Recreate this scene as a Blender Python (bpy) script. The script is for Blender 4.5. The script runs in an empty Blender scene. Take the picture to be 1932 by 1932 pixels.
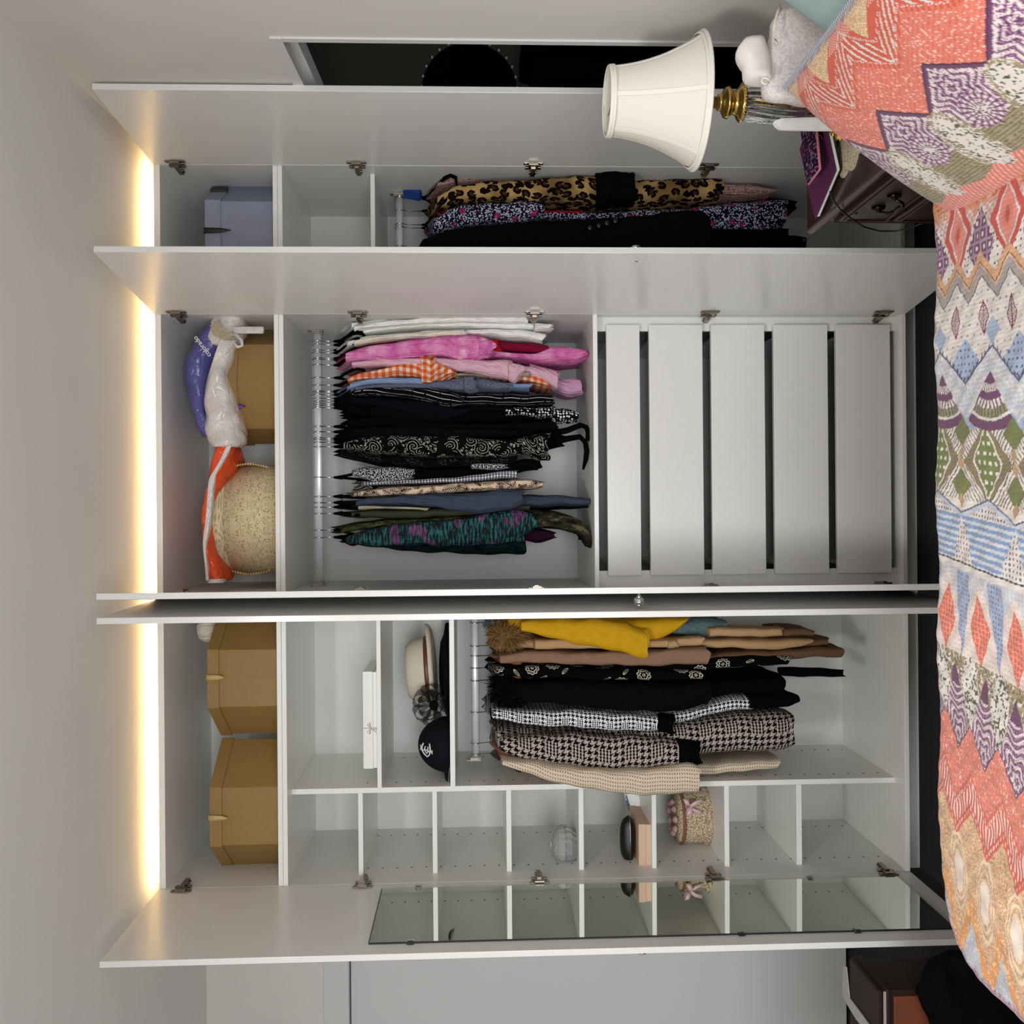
import bpy, bmesh, math, random
import numpy as np
from mathutils import Vector, Matrix
S = bpy.context.scene
COL = S.collection
# ---------------------------------------------------------------- camera, light, exposure
FOC, DIST, CAMZ = 1750.0, 3.165, 1.56          # focal length in pixels of the 1932 frame; distance to the wardrobe fronts; eye height
PITCH, ROLL = math.atan(66/1750), 0.0085
F = Vector((0, math.cos(PITCH), -math.sin(PITCH)))
U0 = Vector((0, math.sin(PITCH), math.cos(PITCH))); R0 = Vector((1, 0, 0))
RR = R0*math.cos(ROLL) - U0*math.sin(ROLL); UU = U0*math.cos(ROLL) + R0*math.sin(ROLL)
CAMP = Vector((0, -DIST, CAMZ))
cd = bpy.data.cameras.new('camera'); cam = bpy.data.objects.new('camera', cd); COL.objects.link(cam)
cd.sensor_width = 36; cd.lens = FOC/1932*36; cd.clip_start = 0.02      # phone held sideways: the frame is turned a quarter
m = Matrix((-UU, RR, -F)).transposed().to_4x4(); m.translation = CAMP
cam.matrix_world = m; S.camera = cam
S.view_settings.view_transform = 'Standard'; S.view_settings.look = 'None'
S.view_settings.exposure = 0.0; S.view_settings.gamma = 1.0; S.view_settings.use_curve_mapping = False
S.cycles.use_denoising = True
S.cycles.max_bounces = 14; S.cycles.diffuse_bounces = 8; S.cycles.glossy_bounces = 5; S.cycles.transmission_bounces = 8
S.cycles.sample_clamp_indirect = 4.0; S.cycles.caustics_reflective = False; S.cycles.caustics_refractive = False
W = bpy.data.worlds.new('world'); S.world = W; W.use_nodes = True
W.node_tree.nodes['Background'].inputs[0].default_value = (.85, .93, 1, 1); W.node_tree.nodes['Background'].inputs[1].default_value = 0.6
def area(name, loc, rot, sx, sy, power, col):
    l = bpy.data.lights.new(name, 'AREA'); l.shape = 'RECTANGLE'; l.size = sx; l.size_y = sy; l.energy = power; l.color = col
    o = bpy.data.objects.new(name, l); o.location = loc; o.rotation_euler = rot; COL.objects.link(o); return o
area('window_daylight', (-.55, -4.52, 1.25), (math.radians(90), 0, 0), 2.0, 1.3, 84, (.95, .98, 1))   # daylight coming in at the bedroom window behind the camera
LED_STRENGTH = 54

area('overhead_fill', (-.75, -2.75, 2.62), (0, 0, 0), .5, .5, 46, (1, .97, .93))   # unseen fill light added overhead, so tops brighten more than low parts
def ray(px, py):
    return (F*FOC + RR*(966-py) - UU*(px-966))
def V(px, py, Y):
    d = ray(px, py); return CAMP + d*((Y-CAMP.y)/d.y)
def VZ(px, py, Z):
    d = ray(px, py); return CAMP + d*((Z-CAMP.z)/d.z)
def VXX(px, py, X):
    d = ray(px, py); return CAMP + d*((X-CAMP.x)/d.x)
def Xp(py, Y, px=966): return V(px, py, Y).x
def Zp(px, Y, py=966): return V(px, py, Y).z

# ---------------------------------------------------------------- mesh helpers
class MB:
    def __init__(s): s.v = []; s.f = []; s.uv = []
    def add(s, vs, fs, uv=None):
        n = len(s.v); s.v += [tuple(v) for v in vs]; s.f += [tuple(i+n for i in f) for f in fs]
        s.uv += list(uv) if uv is not None else [(v[0]+v[1], v[2]) for v in vs]
        return s
    def hexa(s, p):   # 8 points: bottom loop then top loop
        return s.add(p, [(3,2,1,0),(4,5,6,7),(0,1,5,4),(1,2,6,5),(2,3,7,6),(3,0,4,7)])
    def box(s, x0, x1, y0, y1, z0, z1):
        x0, x1 = sorted((x0, x1)); y0, y1 = sorted((y0, y1)); z0, z1 = sorted((z0, z1))
        return s.hexa([(x0,y0,z0),(x1,y0,z0),(x1,y1,z0),(x0,y1,z0),(x0,y0,z1),(x1,y0,z1),(x1,y1,z1),(x0,y1,z1)])
    def grid(s, P, close_u=False, cap0=False, cap1=False, uv=None, rev=False):
        M = len(P); N = len(P[0]); vs = [p for r in P for p in r]; fs = []
        for i in range(M-1):
            for j in range(N if close_u else N-1):
                a, b = i*N+j, i*N+(j+1) % N; q = (a, b, b+N, a+N); fs.append(q[::-1] if rev else q)
        if cap0: fs.append(tuple(range(N)) if rev else tuple(range(N))[::-1])
        if cap1: fs.append(tuple(range((M-1)*N, M*N))[::-1] if rev else tuple(range((M-1)*N, M*N)))
        return s.add(vs, fs, uv)
    def tube(s, pts, r, n=8, closed=False):
        pts = [Vector(p) for p in pts]; R = r if isinstance(r, (list, tuple)) else [r]*len(pts); P = []
        L = len(pts); up = None
        for i, p in enumerate(pts):
            a = pts[(i-1) % L] if (closed or i > 0) else p; b = pts[(i+1) % L] if (closed or i < L-1) else p
            t = (b-a).normalized()
            if up is None: up = Vector((0,0,1)) if abs(t.z) < .9 else Vector((0,1,0))
            x = up.cross(t).normalized(); y = t.cross(x); up = y
            P.append([p + (x*math.cos(k/n*2*math.pi) + y*math.sin(k/n*2*math.pi))*R[i] for k in range(n)])
        if closed: P.append(P[0])
        return s.grid(P, True, not closed, not closed)
    def lathe(s, prof, c=(0,0,0), n=32, cap0=True, cap1=True, wob=None):
        P = []
        for (r, z) in prof:
            P.append([(c[0]+r*(1+(wob(k/n*2*math.pi, z) if wob else 0))*math.cos(k/n*2*math.pi), c[1]+r*(1+(wob(k/n*2*math.pi, z) if wob else 0))*math.sin(k/n*2*math.pi), c[2]+z) for k in range(n)])
        uv = [(k/n*2*math.pi*max(.05, prof[-1][0]), z) for (r, z) in prof for k in range(n)]
        return s.grid(P, True, cap0, cap1, uv)
    def xf(s, M): s.v = [tuple(M @ Vector(v)) for v in s.v]; return s
    def obj(s, name, mat, parent=None, smooth=False, bevel=0, sub=0, colors=None, solid=0):
        vs = np.array(s.v, dtype=float)
        if parent is not None: o0 = np.array(wloc(parent))
        else: o0 = np.array([(vs[:,0].min()+vs[:,0].max())/2, (vs[:,1].min()+vs[:,1].max())/2, vs[:,2].min()])
        me = bpy.data.meshes.new(name); me.from_pydata((vs-o0).tolist(), [], s.f)
        uvl = me.uv_layers.new(name='UVMap')
        li = np.empty(len(me.loops), dtype=np.int32); me.loops.foreach_get('vertex_index', li)
        uvl.data.foreach_set('uv', np.array(s.uv, dtype=np.float32)[li].ravel())
        if colors is not None:
            ca = me.color_attributes.new('Col', 'FLOAT_COLOR', 'POINT')
            ca.data.foreach_set('color', np.hstack([colors, np.ones((len(colors), 1))]).astype(np.float32).ravel())
        if smooth: me.polygons.foreach_set('use_smooth', [True]*len(me.polygons))
        me.materials.append(mat); me.update()
        o = bpy.data.objects.new(name, me); COL.objects.link(o); o.location = o0 if parent is None else (0,0,0)
        if parent is not None: o.parent = parent
        if bevel:
            b = o.modifiers.new('bevel', 'BEVEL'); b.width = bevel; b.segments = 2; b.limit_method = 'ANGLE'; b.angle_limit = math.radians(40)
        if solid:
            b = o.modifiers.new('solid', 'SOLIDIFY'); b.thickness = solid; b.offset = 0
        if sub:
            b = o.modifiers.new('sub', 'SUBSURF'); b.levels = sub; b.render_levels = sub
        return o
def wloc(o):
    p = Vector(o.location)
    while o.parent is not None: o = o.parent; p = p + Vector(o.location)
    return p
def thing(name, label, cat, loc, group=None):
    o = bpy.data.objects.new(name, None); COL.objects.link(o); o.location = loc; o.empty_display_size = .1
    o['label'] = label; o['category'] = cat
    if group: o['group'] = group
    return o
def tag(o, label, cat, group=None):
    o['label'] = label; o['category'] = cat
    if group: o['group'] = group
    return o
def struct(o): o['kind'] = 'structure'; return o
def box(name, x0, x1, y0, y1, z0, z1, mat, parent=None, bevel=.0012): return MB().box(x0,x1,y0,y1,z0,z1).obj(name, mat, parent, bevel=bevel)
def lin(c): return tuple(((x/255)/12.92 if x/255 <= .04045 else ((x/255+.055)/1.055)**2.4) for x in c)

# ---------------------------------------------------------------- node mini language
class E:
    def __init__(s, g, k): s.g, s.k = g, k
    def _m(s, op, *a):
        n = s.g.nodes.new('ShaderNodeMath'); n.operation = op
        for i, x in enumerate((s,)+a):
            if isinstance(x, E): s.g.links.new(x.k, n.inputs[i])
            else: n.inputs[i].default_value = x
        return E(s.g, n.outputs[0])
    def __add__(s, o): return s._m('ADD', o)
    def __radd__(s, o): return s._m('ADD', o)
    def __sub__(s, o): return s._m('SUBTRACT', o)
    def __rsub__(s, o): return (s*-1)+o
    def __mul__(s, o): return s._m('MULTIPLY', o)
    def __rmul__(s, o): return s._m('MULTIPLY', o)
    def __truediv__(s, o): return s._m('DIVIDE', o)
    def sin(s): return s._m('SINE')
    def fract(s): return s._m('FRACT')
    def floor(s): return s._m('FLOOR')
    def abs(s): return s._m('ABSOLUTE')
    def gt(s, o): return s._m('GREATER_THAN', o)
    def lt(s, o): return s._m('LESS_THAN', o)
    def pow(s, o): return s._m('POWER', o)
    def min(s, o): return s._m('MINIMUM', o)
    def max(s, o): return s._m('MAXIMUM', o)
    def mod(s, o): return (s/o).fract()*o
    def smooth(s, a, b):
        n = s.g.nodes.new('ShaderNodeMapRange'); n.interpolation_type = 'SMOOTHSTEP'; s.g.links.new(s.k, n.inputs[0])
        n.inputs[1].default_value = a; n.inputs[2].default_value = b; return E(s.g, n.outputs[0])
class G:
    """one material: coordinates, noise, voronoi and mixes as short expressions"""
    def __init__(s, name, rough=.5, spec=.5):
        s.mat = bpy.data.materials.new(name); s.mat.use_nodes = True; s.t = s.mat.node_tree; s.p = s.t.nodes['Principled BSDF']
        s.p.inputs['Roughness'].default_value = rough; s.p.inputs['Specular IOR Level'].default_value = spec
    def uv(s):
        n = s.t.nodes.new('ShaderNodeUVMap'); n.uv_map = 'UVMap'; q = s.t.nodes.new('ShaderNodeSeparateXYZ'); s.t.links.new(n.outputs[0], q.inputs[0])
        return E(s.t, q.outputs[0]), E(s.t, q.outputs[1])
    def xyz(s):
        n = s.t.nodes.new('ShaderNodeTexCoord'); q = s.t.nodes.new('ShaderNodeSeparateXYZ'); s.t.links.new(n.outputs['Object'], q.inputs[0])
        return [E(s.t, q.outputs[i]) for i in range(3)]
    def vec(s, x, y, z=0.0):
        n = s.t.nodes.new('ShaderNodeCombineXYZ')
        for i, a in enumerate((x, y, z)):
            if isinstance(a, E): s.t.links.new(a.k, n.inputs[i])
            else: n.inputs[i].default_value = a
        return E(s.t, n.outputs[0])
    def noise(s, v, scale=5, detail=2, rough=.5):
        n = s.t.nodes.new('ShaderNodeTexNoise'); s.t.links.new(v.k, n.inputs['Vector']); n.inputs['Scale'].default_value = scale
        n.inputs['Detail'].default_value = detail; n.inputs['Roughness'].default_value = rough; return E(s.t, n.outputs[0])
    def vor(s, v, scale=5, feat='F1', rnd=1.0, out='Distance'):
        n = s.t.nodes.new('ShaderNodeTexVoronoi'); n.feature = feat; s.t.links.new(v.k, n.inputs['Vector']); n.inputs['Scale'].default_value = scale
        n.inputs['Randomness'].default_value = rnd; return E(s.t, n.outputs[out])
    def cell(s, u, v, scale, rnd=1.0, turn=False):
        """offsets from the nearest scattered point (optionally turned at random) and one random value per point"""
        w = s.vec(u, v); n = s.t.nodes.new('ShaderNodeTexVoronoi'); n.voronoi_dimensions = '2D'; n.feature = 'F1'; s.t.links.new(w.k, n.inputs['Vector']); n.inputs['Scale'].default_value = scale; n.inputs['Randomness'].default_value = rnd
        q = s.t.nodes.new('ShaderNodeSeparateXYZ'); s.t.links.new(n.outputs['Position'], q.inputs[0]); c = s.t.nodes.new('ShaderNodeSeparateColor'); s.t.links.new(n.outputs['Color'], c.inputs[0]); k = E(s.t, c.outputs[0])
        x = u-E(s.t, q.outputs[0]); y = v-E(s.t, q.outputs[1])
        if turn:
            a = k*6.2832; ca, sa = a._m('COSINE'), a.sin(); x, y = x*ca+y*sa, y*ca-x*sa
        return x, y, E(s.t, c.outputs[1])
    def c(s, rgb):
        n = s.t.nodes.new('ShaderNodeRGB'); n.outputs[0].default_value = (*lin(rgb), 1); return E(s.t, n.outputs[0])
    def mix(s, f, a, b):
        n = s.t.nodes.new('ShaderNodeMix'); n.data_type = 'RGBA'
        if isinstance(f, E): s.t.links.new(f.k, n.inputs[0])
        else: n.inputs[0].default_value = f
        for x, i in ((a, 6), (b, 7)):
            if isinstance(x, E): s.t.links.new(x.k, n.inputs[i])
            else: n.inputs[i].default_value = (*lin(x), 1)
        return E(s.t, n.outputs[2])
    def col(s, e):
        if isinstance(e, E): s.t.links.new(e.k, s.p.inputs['Base Color'])
        else: s.p.inputs['Base Color'].default_value = (*lin(e), 1)
        return s
    def bump(s, h, strength=.3, dist=.002):
        n = s.t.nodes.new('ShaderNodeBump'); n.inputs['Strength'].default_value = strength; n.inputs['Distance'].default_value = dist
        s.t.links.new(h.k, n.inputs['Height']); s.t.links.new(n.outputs[0], s.p.inputs['Normal']); return s
    def set(s, **k):
        for a, b in k.items(): s.p.inputs[a.replace('_', ' ')].default_value = b
        return s
def plain(name, rgb, rough=.5, spec=.5, var=.06, sc=30, bump=0, **k):
    """a plain colour with a little uneven tone and optional fine relief"""
    g = G(name, rough, spec); x, y, z = g.xyz(); n = g.noise(g.vec(x, y, z), sc, 3)
    d = tuple(max(0, c*(1-var)) for c in rgb); l = tuple(min(255, c*(1+var)) for c in rgb)
    g.col(g.mix(n, d, l))
    if bump: g.bump(g.noise(g.vec(x, y, z), sc*6, 2), bump)
    return g.set(**k).mat
# ---------------------------------------------------------------- materials of the setting
M = {}
M['wall'] = plain('wall_paint', (212,209,205), .6, .3, .012, 6, .03)
M['ceiling'] = plain('ceiling_paint', (228,226,223), .7, .2, .01, 5)
M['lam'] = plain('white_laminate', (222,221,218), .24, .5, .012, 40)
M['lamin'] = plain('white_laminate_inside', (217,217,214), .38, .5, .012, 40)
M['edge'] = plain('white_edge_band', (232,232,228), .3, .5, .01, 40)
M['railmetal'] = plain('brushed_rail', (238,238,238), .35, .6, .01, 20, 0, Metallic=.3)
M['chrome'] = plain('polished_chrome', (225,225,225), .12, .5, .01, 20, 0, Metallic=1.0)
M['nickel'] = plain('hinge_nickel', (150,140,128), .25, .5, .05, 60, 0, Metallic=1.0)
M['dark'] = plain('black_plastic', (14,14,14), .5)
M['carpet'] = plain('charcoal_carpet', (50,50,51), 1, .1, .35, 400, .9)
M['doorw'] = plain('door_paint', (208,208,208), .45, .4, .01, 8)
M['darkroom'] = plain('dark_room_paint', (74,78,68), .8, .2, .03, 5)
M['brass'] = plain('polished_brass', (226,188,108), .2, .5, .04, 30, 0, Metallic=1.0)
M['glass'] = G('clear_glass', .02).col((240,244,242)).set(Transmission_Weight=1.0, IOR=1.5).mat
M['mirror'] = G('mirror_silver', .01).col((240,246,234)).set(Metallic=1.0).mat
M['black'] = plain('black_gloss', (8,8,9), .3)
g = G('led_diffuser'); g.col((255,230,190)); g.p.inputs['Emission Color'].default_value = (1, .66, .27, 1); g.p.inputs['Emission Strength'].default_value = LED_STRENGTH; M['led'] = g.mat

# ---------------------------------------------------------------- room
ZC = 2.69
BACKY = .70
def wallx(y): return 1.252 + (y+.2)*.075          # the right wall runs a few degrees off square
def prism(name, poly, z0, z1, mat):
    b = MB(); n = len(poly)
    b.add([(x,y,z0) for x,y in poly]+[(x,y,z1) for x,y in poly], [tuple(range(n))[::-1], tuple(range(n,2*n))]+[(i,(i+1)%n,(i+1)%n+n,i+n) for i in range(n)])
    return struct(b.obj(name, mat))
struct(box('floor', -3.2, 2.6, -4.6, BACKY+.1, -.1, 0, M['carpet'], None, 0))
struct(box('ceiling', -3.2, 2.6, -4.6, BACKY+.1, ZC, ZC+.1, M['ceiling'], None, 0))
struct(box('wall_left', -3.0, -2.9, -4.6, BACKY, 0, ZC, M['wall'], None, 0))
# rear wall behind the camera with the bedroom window the daylight comes through
b = MB(); b.box(-3,2.6,-4.7,-4.6,0,.55).box(-3,2.6,-4.7,-4.6,1.95,ZC).box(-3,-1.6,-4.7,-4.6,.55,1.95).box(.5,2.6,-4.7,-4.6,.55,1.95); struct(b.obj('wall_rear', M['wall']))
# back wall with the white door at the left
dTop = Zp(659, BACKY, 1850); dx0, dx1 = -2.6, -1.36
b = MB(); b.box(-3,dx0,BACKY,BACKY+.1,0,ZC).box(dx1,2.6,BACKY,BACKY+.1,0,ZC).box(dx0,dx1,BACKY,BACKY+.1,dTop+.0,ZC).box(dx0,dx1,BACKY+.06,BACKY+.1,0,dTop); struct(b.obj('wall_back', M['wall']))
wd = struct(box('door_1', dx0+.004, dx1-.004, BACKY+.012, BACKY+.05, .012, dTop-.005, M['doorw'], None, .002))
struct(box('trim_1', dx0-.07, dx1, BACKY-.016, BACKY, dTop, Zp(611, BACKY, 1850), M['doorw'], None, .004))
# right wall with the opening into the unlit room
oy0, oy1, oz = V(512,73,0).y, -.2, 2.07
q0 = VXX(510, 71, 1.205); oy0, oz = q0.y, q0.z
def wseg(ya, yb, z0, z1, name=None, mat=M['wall'], t=.1, off=0):
    pl = [(wallx(ya)+off,ya),(wallx(yb)+off,yb),(wallx(yb)+off+t,yb),(wallx(ya)+off+t,ya)]
    bb = MB(); bb.hexa([(x,y,z0) for x,y in pl[::1]]+[(x,y,z1) for x,y in pl]); return bb
b = MB()
for (ya,yb,z0,z1) in ((-4.6,oy0,0,ZC),(oy0,oy1,oz,ZC),(oy1,BACKY,0,ZC)):
    t = wseg(ya,yb,z0,z1); b.add(t.v, t.f)
struct(b.obj('wall_right', M['wall']))
b = MB()
t = wseg(oy0-.002, oy1, oz-.028, oz+.002, t=.11, off=-.006); b.add(t.v,t.f)
t = wseg(oy0+.028, oy1, oz-.05, oz-.028, t=.05, off=.03); b.add(t.v,t.f)
t = wseg(oy0-.001, oy0+.02, 0, oz-.0285, t=.11, off=-.005); b.add(t.v,t.f)
struct(b.obj('trim_2', M['doorw']))
# unlit room seen through the opening: only its shell and what stands there
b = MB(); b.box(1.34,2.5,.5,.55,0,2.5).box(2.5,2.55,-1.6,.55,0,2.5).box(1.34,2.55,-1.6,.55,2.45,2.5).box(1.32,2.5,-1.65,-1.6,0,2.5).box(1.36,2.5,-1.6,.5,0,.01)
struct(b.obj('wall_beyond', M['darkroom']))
area('far_room_fill', (2.46, -.6, 1.6), (math.radians(90), 0, math.radians(90)), .5, .8, 2.2, (.95, .98, 1))   # unseen dim fill, added so the far room's wall and beads show
# ---------------------------------------------------------------- wardrobe
T = .0165
YB, YI = .55, .08
xLi, xCl, xCr, xRi = Xp(1672,0,520), Xp(1115,0,850), Xp(592.5,0,750), Xp(312,0,690)
xLr, xRl = xCl-2*T, xCr+2*T
zTo = (Zp(286,0,330)+Zp(291,0,600)+Zp(299,0,1170)+Zp(302,0,1650))/4
zTi = zTo-.021
zU0, zU1 = Zp(536.5,0,850), Zp(518.5,0,850)                 # double board between upper and lower boxes
zB1 = (Zp(1700.5,0,620)+Zp(1706,0,1300))/2; zB0 = (Zp(1709.5,0,620)+Zp(1714,0,1300))/2
print('ZC',ZC,'wardrobe', zTo, zTi, zU0, zU1, zB0, zB1, 'x', xLi, xLr, xCl, xCr, xRl, xRi)
def carcass(x0, x1, label):
    r = thing('wardrobe_cabinet', label, 'wardrobe', ((x0+x1)/2, 0, 0), 'fitted wardrobe units')
    L, Ed = M['lamin'], M['edge']
    zm = (zU0+zU1)/2
    for xa, xb in ((x0-T+.0003, x0), (x1, x1+T-.0003)):
        box('side_panel', xa, xb, .002, YB, zB0, zm, L, r); box('side_panel', xa, xb, .002, YB, zm, zTo, L, r)
    box('top_panel', x0, x1, 0, YB, zTi, zTo, Ed, r)
    box('shelf', x0, x1, 0, YB, zm+.0004, zU1, Ed, r); box('shelf', x0, x1, 0, YB, zU0, zm-.0004, Ed, r)
    box('bottom_panel', x0, x1, 0, YB, zB0, zB1, Ed, r)
    box('back_panel', x0-T+.0003, x1+T-.0003, YB, YB+.012, zB0, zTo, L, r)
    box('plinth', x0-T+.0003, x1+T-.0003, .07, .088, 0, zB0, M['lam'], r)
    return r
cabL = carcass(xLi, xLr, 'white wardrobe unit with cubby column, mirrored door and winter coats')
cabC = carcass(xCl, xCr, 'white wardrobe unit with five white drawers below a packed rail of tops')
cabR = carcass(xRl, xRi, 'narrow white wardrobe unit nearest the lamp, with long coats on its rail')
def rail(cab, x0, x1, pa, pb, yy):
    zc = (Zp(pa,.28,yy)+Zp(pb,.28,yy))/2; hz = (Zp(pa,.28,yy)-Zp(pb,.28,yy))/2
    P = [[(x, .28+.0085*math.cos(a/16*2*math.pi), zc+hz*math.sin(a/16*2*math.pi)) for a in range(16)] for x in (x0,x1)]
    o = MB().grid(P, True, True, True).obj('hanging_rail', M['railmetal'], cab, True)
    for x, s in ((x0,1),(x1,-1)):
        bb = MB(); bb.box(x, x+s*.004, .262, .298, zc-.02, zc+.034); bb.box(x, x+s*.014, .267, .293, zc-hz-.004, zc-hz+.001); bb.box(x,x+s*.012,.265,.27,zc-.012,zc+.02)
        bb.obj('rail_bracket', M['nickel'], cab, bevel=.0008)
    return zc, hz
railC = rail(cabC, xCl, xCr, 593, 608.5, 850); railL = rail(cabL, xLi+.34, xLr, 889.5, 903.5, 1300); railR = rail(cabR, xRl, xRi, 747, 761, 420)
# --- left unit inside
xD1, xD0 = Xp(1478.5,YI,1100), Xp(1488.5,YI,1100)
zDt = zU0
zD0 = zB1
sd = M['lamin']
box('divider', xD0, xD1, YI, YB, zB1, zU0, M['edge'], cabL)
for a, c in ((710.8,719),(848.5,858)):
    box('shelf', xD1, xLr, YI, YB, Zp(c,YI,1330), Zp(a,YI,1330), M['edge'], cabL)
cub = [(676,685),(816,825),(955.5,965),(1092,1101.4),(1230,1238.5),(1367,1376),(1503,1513)]
for a, c in cub:
    box('shelf', xLi, xD0, YI, YB, Zp(c,YI,1565), Zp(a,YI,1565), M['edge'], cabL)
# black pin holes down the side and the divider
b = MB()
zz = [Zp(p,YI,1565) for p in range(690,1700,28)]
for z in zz:
    for y in (.14,.47):
        b.box(xLi, xLi+.0008, y-.003, y+.003, z-.003, z+.003); b.box(xD0-.0008, xD0, y-.003, y+.003, z-.003, z+.003); b.box(xD1, xD1+.0008, y-.003, y+.003, z-.003, z+.003)
o = b.obj('pin_hole', M['dark'], cabL); o['kind'] = 'stuff'
# --- right unit inside
box('shelf', xRl, xRi, YI, YB, Zp(707.5,YI,400), Zp(699,YI,400), M['edge'], cabR)
# --- centre unit: drawer section
zDr1, zDr0 = Zp(1120.5,0,850), Zp(1129,0,850)
box('shelf', xCl, xCr, .001, YB, zDr0, zDr1, M['edge'], cabC)
fx0, fx1 = Xp(1083.5,.03,1400), Xp(612.5,.03,1400)
for xa, xb in ((xCl,fx0+.016),(fx1-.018,xCr)):
    box('filler_panel', xa, xb, .052, .068, zB1, zDr0, M['lam'], cabC)
for (a, c) in ((1145.5,1208.5),(1226,1327),(1343,1444),(1461,1563),(1579,1681)):
    z1, z0 = Zp(a,.03,850), Zp(c,.03,850)
    d = box('drawer', fx0, fx1, .03, .048, z0, z1, M['lam'], cabC, .0015)
    d2 = MB(); xa, xb = fx0+.03, fx1-.03
    d2.box(xa,xa+.012,.07,.5,z0+.012,z1-.02).box(xb-.012,xb,.07,.5,z0+.012,z1-.02).box(xa,xb,.488,.5,z0+.012,z1-.02).box(xa,xb,.07,.5,z0+.012,z0+.02).box(xa,xb,.069,.08,z0+.012,z1-.02)
    d2.obj('drawer_box', M['lamin'], d); 
    MB().box(xa-.012,xa-.001,.07,.5,z0+.02,z0+.05).obj('runner', M['nickel'], d); MB().box(xb+.001,xb+.012,.07,.5,z0+.02,z0+.05).obj('runner', M['nickel'], d)
# --- doors
zA, zZ = zB0, zTo
HZ = [Zp(p,0,960) for p in (341,680,1011,1339,1664)]
def door(cab, xh, pin, inner, label=None, w=.5):
    """xh: hinge line; pin: (px, py) points on the free inner edge; inner: +1 when the inner face looks towards +X"""
    yf = -w*.995
    xf = sum(Xp(py, yf, px) for px, py in pin)/len(pin)
    d = Vector((xf-xh, yf+.006, 0)); w = d.length; d.normalize(); n = Vector((-d.y, d.x, 0))
    if n.x*inner < 0: n = -n
    h = Vector((xh, -.006, 0))
    def pt(s, o, z): return tuple(h + d*s + n*o + Vector((0,0,z)))      # s along the door from the hinge, o out of the inner face
    def bx(bb, s0,s1,o0,o1,z0,z1): return bb.hexa([pt(s0,o0,z0),pt(s1,o0,z0),pt(s1,o1,z0),pt(s0,o1,z0),pt(s0,o0,z1),pt(s1,o0,z1),pt(s1,o1,z1),pt(s0,o1,z1)]) if inner*1 > 0 else bb.hexa([pt(s0,o1,z0),pt(s1,o1,z0),pt(s1,o0,z0),pt(s0,o0,z0),pt(s0,o1,z1),pt(s1,o1,z1),pt(s1,o0,z1),pt(s0,o0,z1)])
    o = bx(MB(), 0, w, -.018, 0, zA+.002, zZ).obj('door', M['lam'], cab, bevel=.0012)
    if label: o['label'] = label
    for z in HZ:
        hb = MB()
        bx(hb, .016,.032, 0,.004, z-.033,z+.033); bx(hb, .010,.036, .003,.012, z-.016,z+.016)
        bx(hb, -.052,.014, .006,.016, z-.008,z+.008); bx(hb, -.012,.004, .002,.008, z-.027,z+.027); bx(hb, -.05,-.03,.004,.010,z-.012,z+.012)
        bx(hb, .018,.030, .004,.0055, z-.029,z-.023); bx(hb, .018,.030, .004,.0055, z+.023,z+.029)
        hb.obj('hinge', M['nickel'], o, bevel=.0012)
    # knob on the outer face
    zk = Zp(1206, yf+.05, 1000); kb = MB(); c = Vector(pt(w-.066, -.018, zk))
    prof = [(.004,0),(.004,.006),(.009,.009),(.006,.013),(.005,.017),(.0145,.021),(.016,.026),(.0125,.031),(.004,.0335)]
    rot = Vector((0,0,1)).rotation_difference(-n).to_matrix().to_4x4()
    kb.lathe(prof, n=20); kb.xf(Matrix.Translation(c) @ rot); kb.obj('knob', M['chrome'], o, True)
    return o, pt, bx, w
dR = door(cabR, xRi-.001, [(172,168),(1100,177)], -1)
dC = door(cabC, xCr-.001, [(180,474),(1700,480)], -1)
dA = door(cabC, xCl+.001, [(184,1120),(1740,1101.5)], 1)
dB = door(cabL, xLr-.001, [(184,1178),(1740,1158)], -1)
dL = door(cabL, xLi+.001, [(190,1811),(1780,1776)], 1)
# dark screw spot on the inner face of the centre door
_, pt, bx, w = dC
bx(MB(), w-.06,w-.056, 0,.0008, Zp(1206,-.45)-.004, Zp(1206,-.45)+.004).obj('screw', M['dark'], dC[0])
# mirror on the left door
o, pt, bx, w = dL
hx = pt(0,0,0)[0]
q = VXX(697, 1780, pt(w*.9,0,0)[0]); zm1 = q.z; s1 = min(w-.03, -q.y)
q = VXX(1692, 1655, pt(.06,0,0)[0]); zm0 = q.z; s0 = max(.012, -q.y)
print('mirror', s0, s1, zm0, zm1, 'door w', w)
mr = bx(MB(), s0, s1, .0005, .0045, zm0, zm1).obj('mirror', M['mirror'], o)
bx(MB(), s1, s1+.0025, .0003, .005, zm0, zm1).obj('mirror_edge', M['dark'], o); bx(MB(), s0, s1, .0003, .005, zm1, zm1+.0025).obj('mirror_edge', M['dark'], o)
for z in (zm1-.12, zm1-.12-.98, zm0+.3):
    for s_ in (s0-.003, s1+.003):
        if s_ > 0: bx(MB(), s_-.011, s_+.011, .0005, .009, z-.011, z+.011).obj('mirror_clip', M['glass'], o, bevel=.003)
# LED strip lying on top of the wardrobe, out of sight behind its front edge
led = thing('led_strip', 'warm glowing light strip lying along the top of the wardrobe', 'light', ((xLi+xRi)/2, .1, zTo))
MB().box(xLi-T, xRi+T+.02, .085, .115, zTo, zTo+.004).obj('channel', M['nickel'], led)
MB().box(xLi-T, xRi+T+.02, .088, .112, zTo+.004, zTo+.007).obj('diffuser', M['led'], led)
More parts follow.
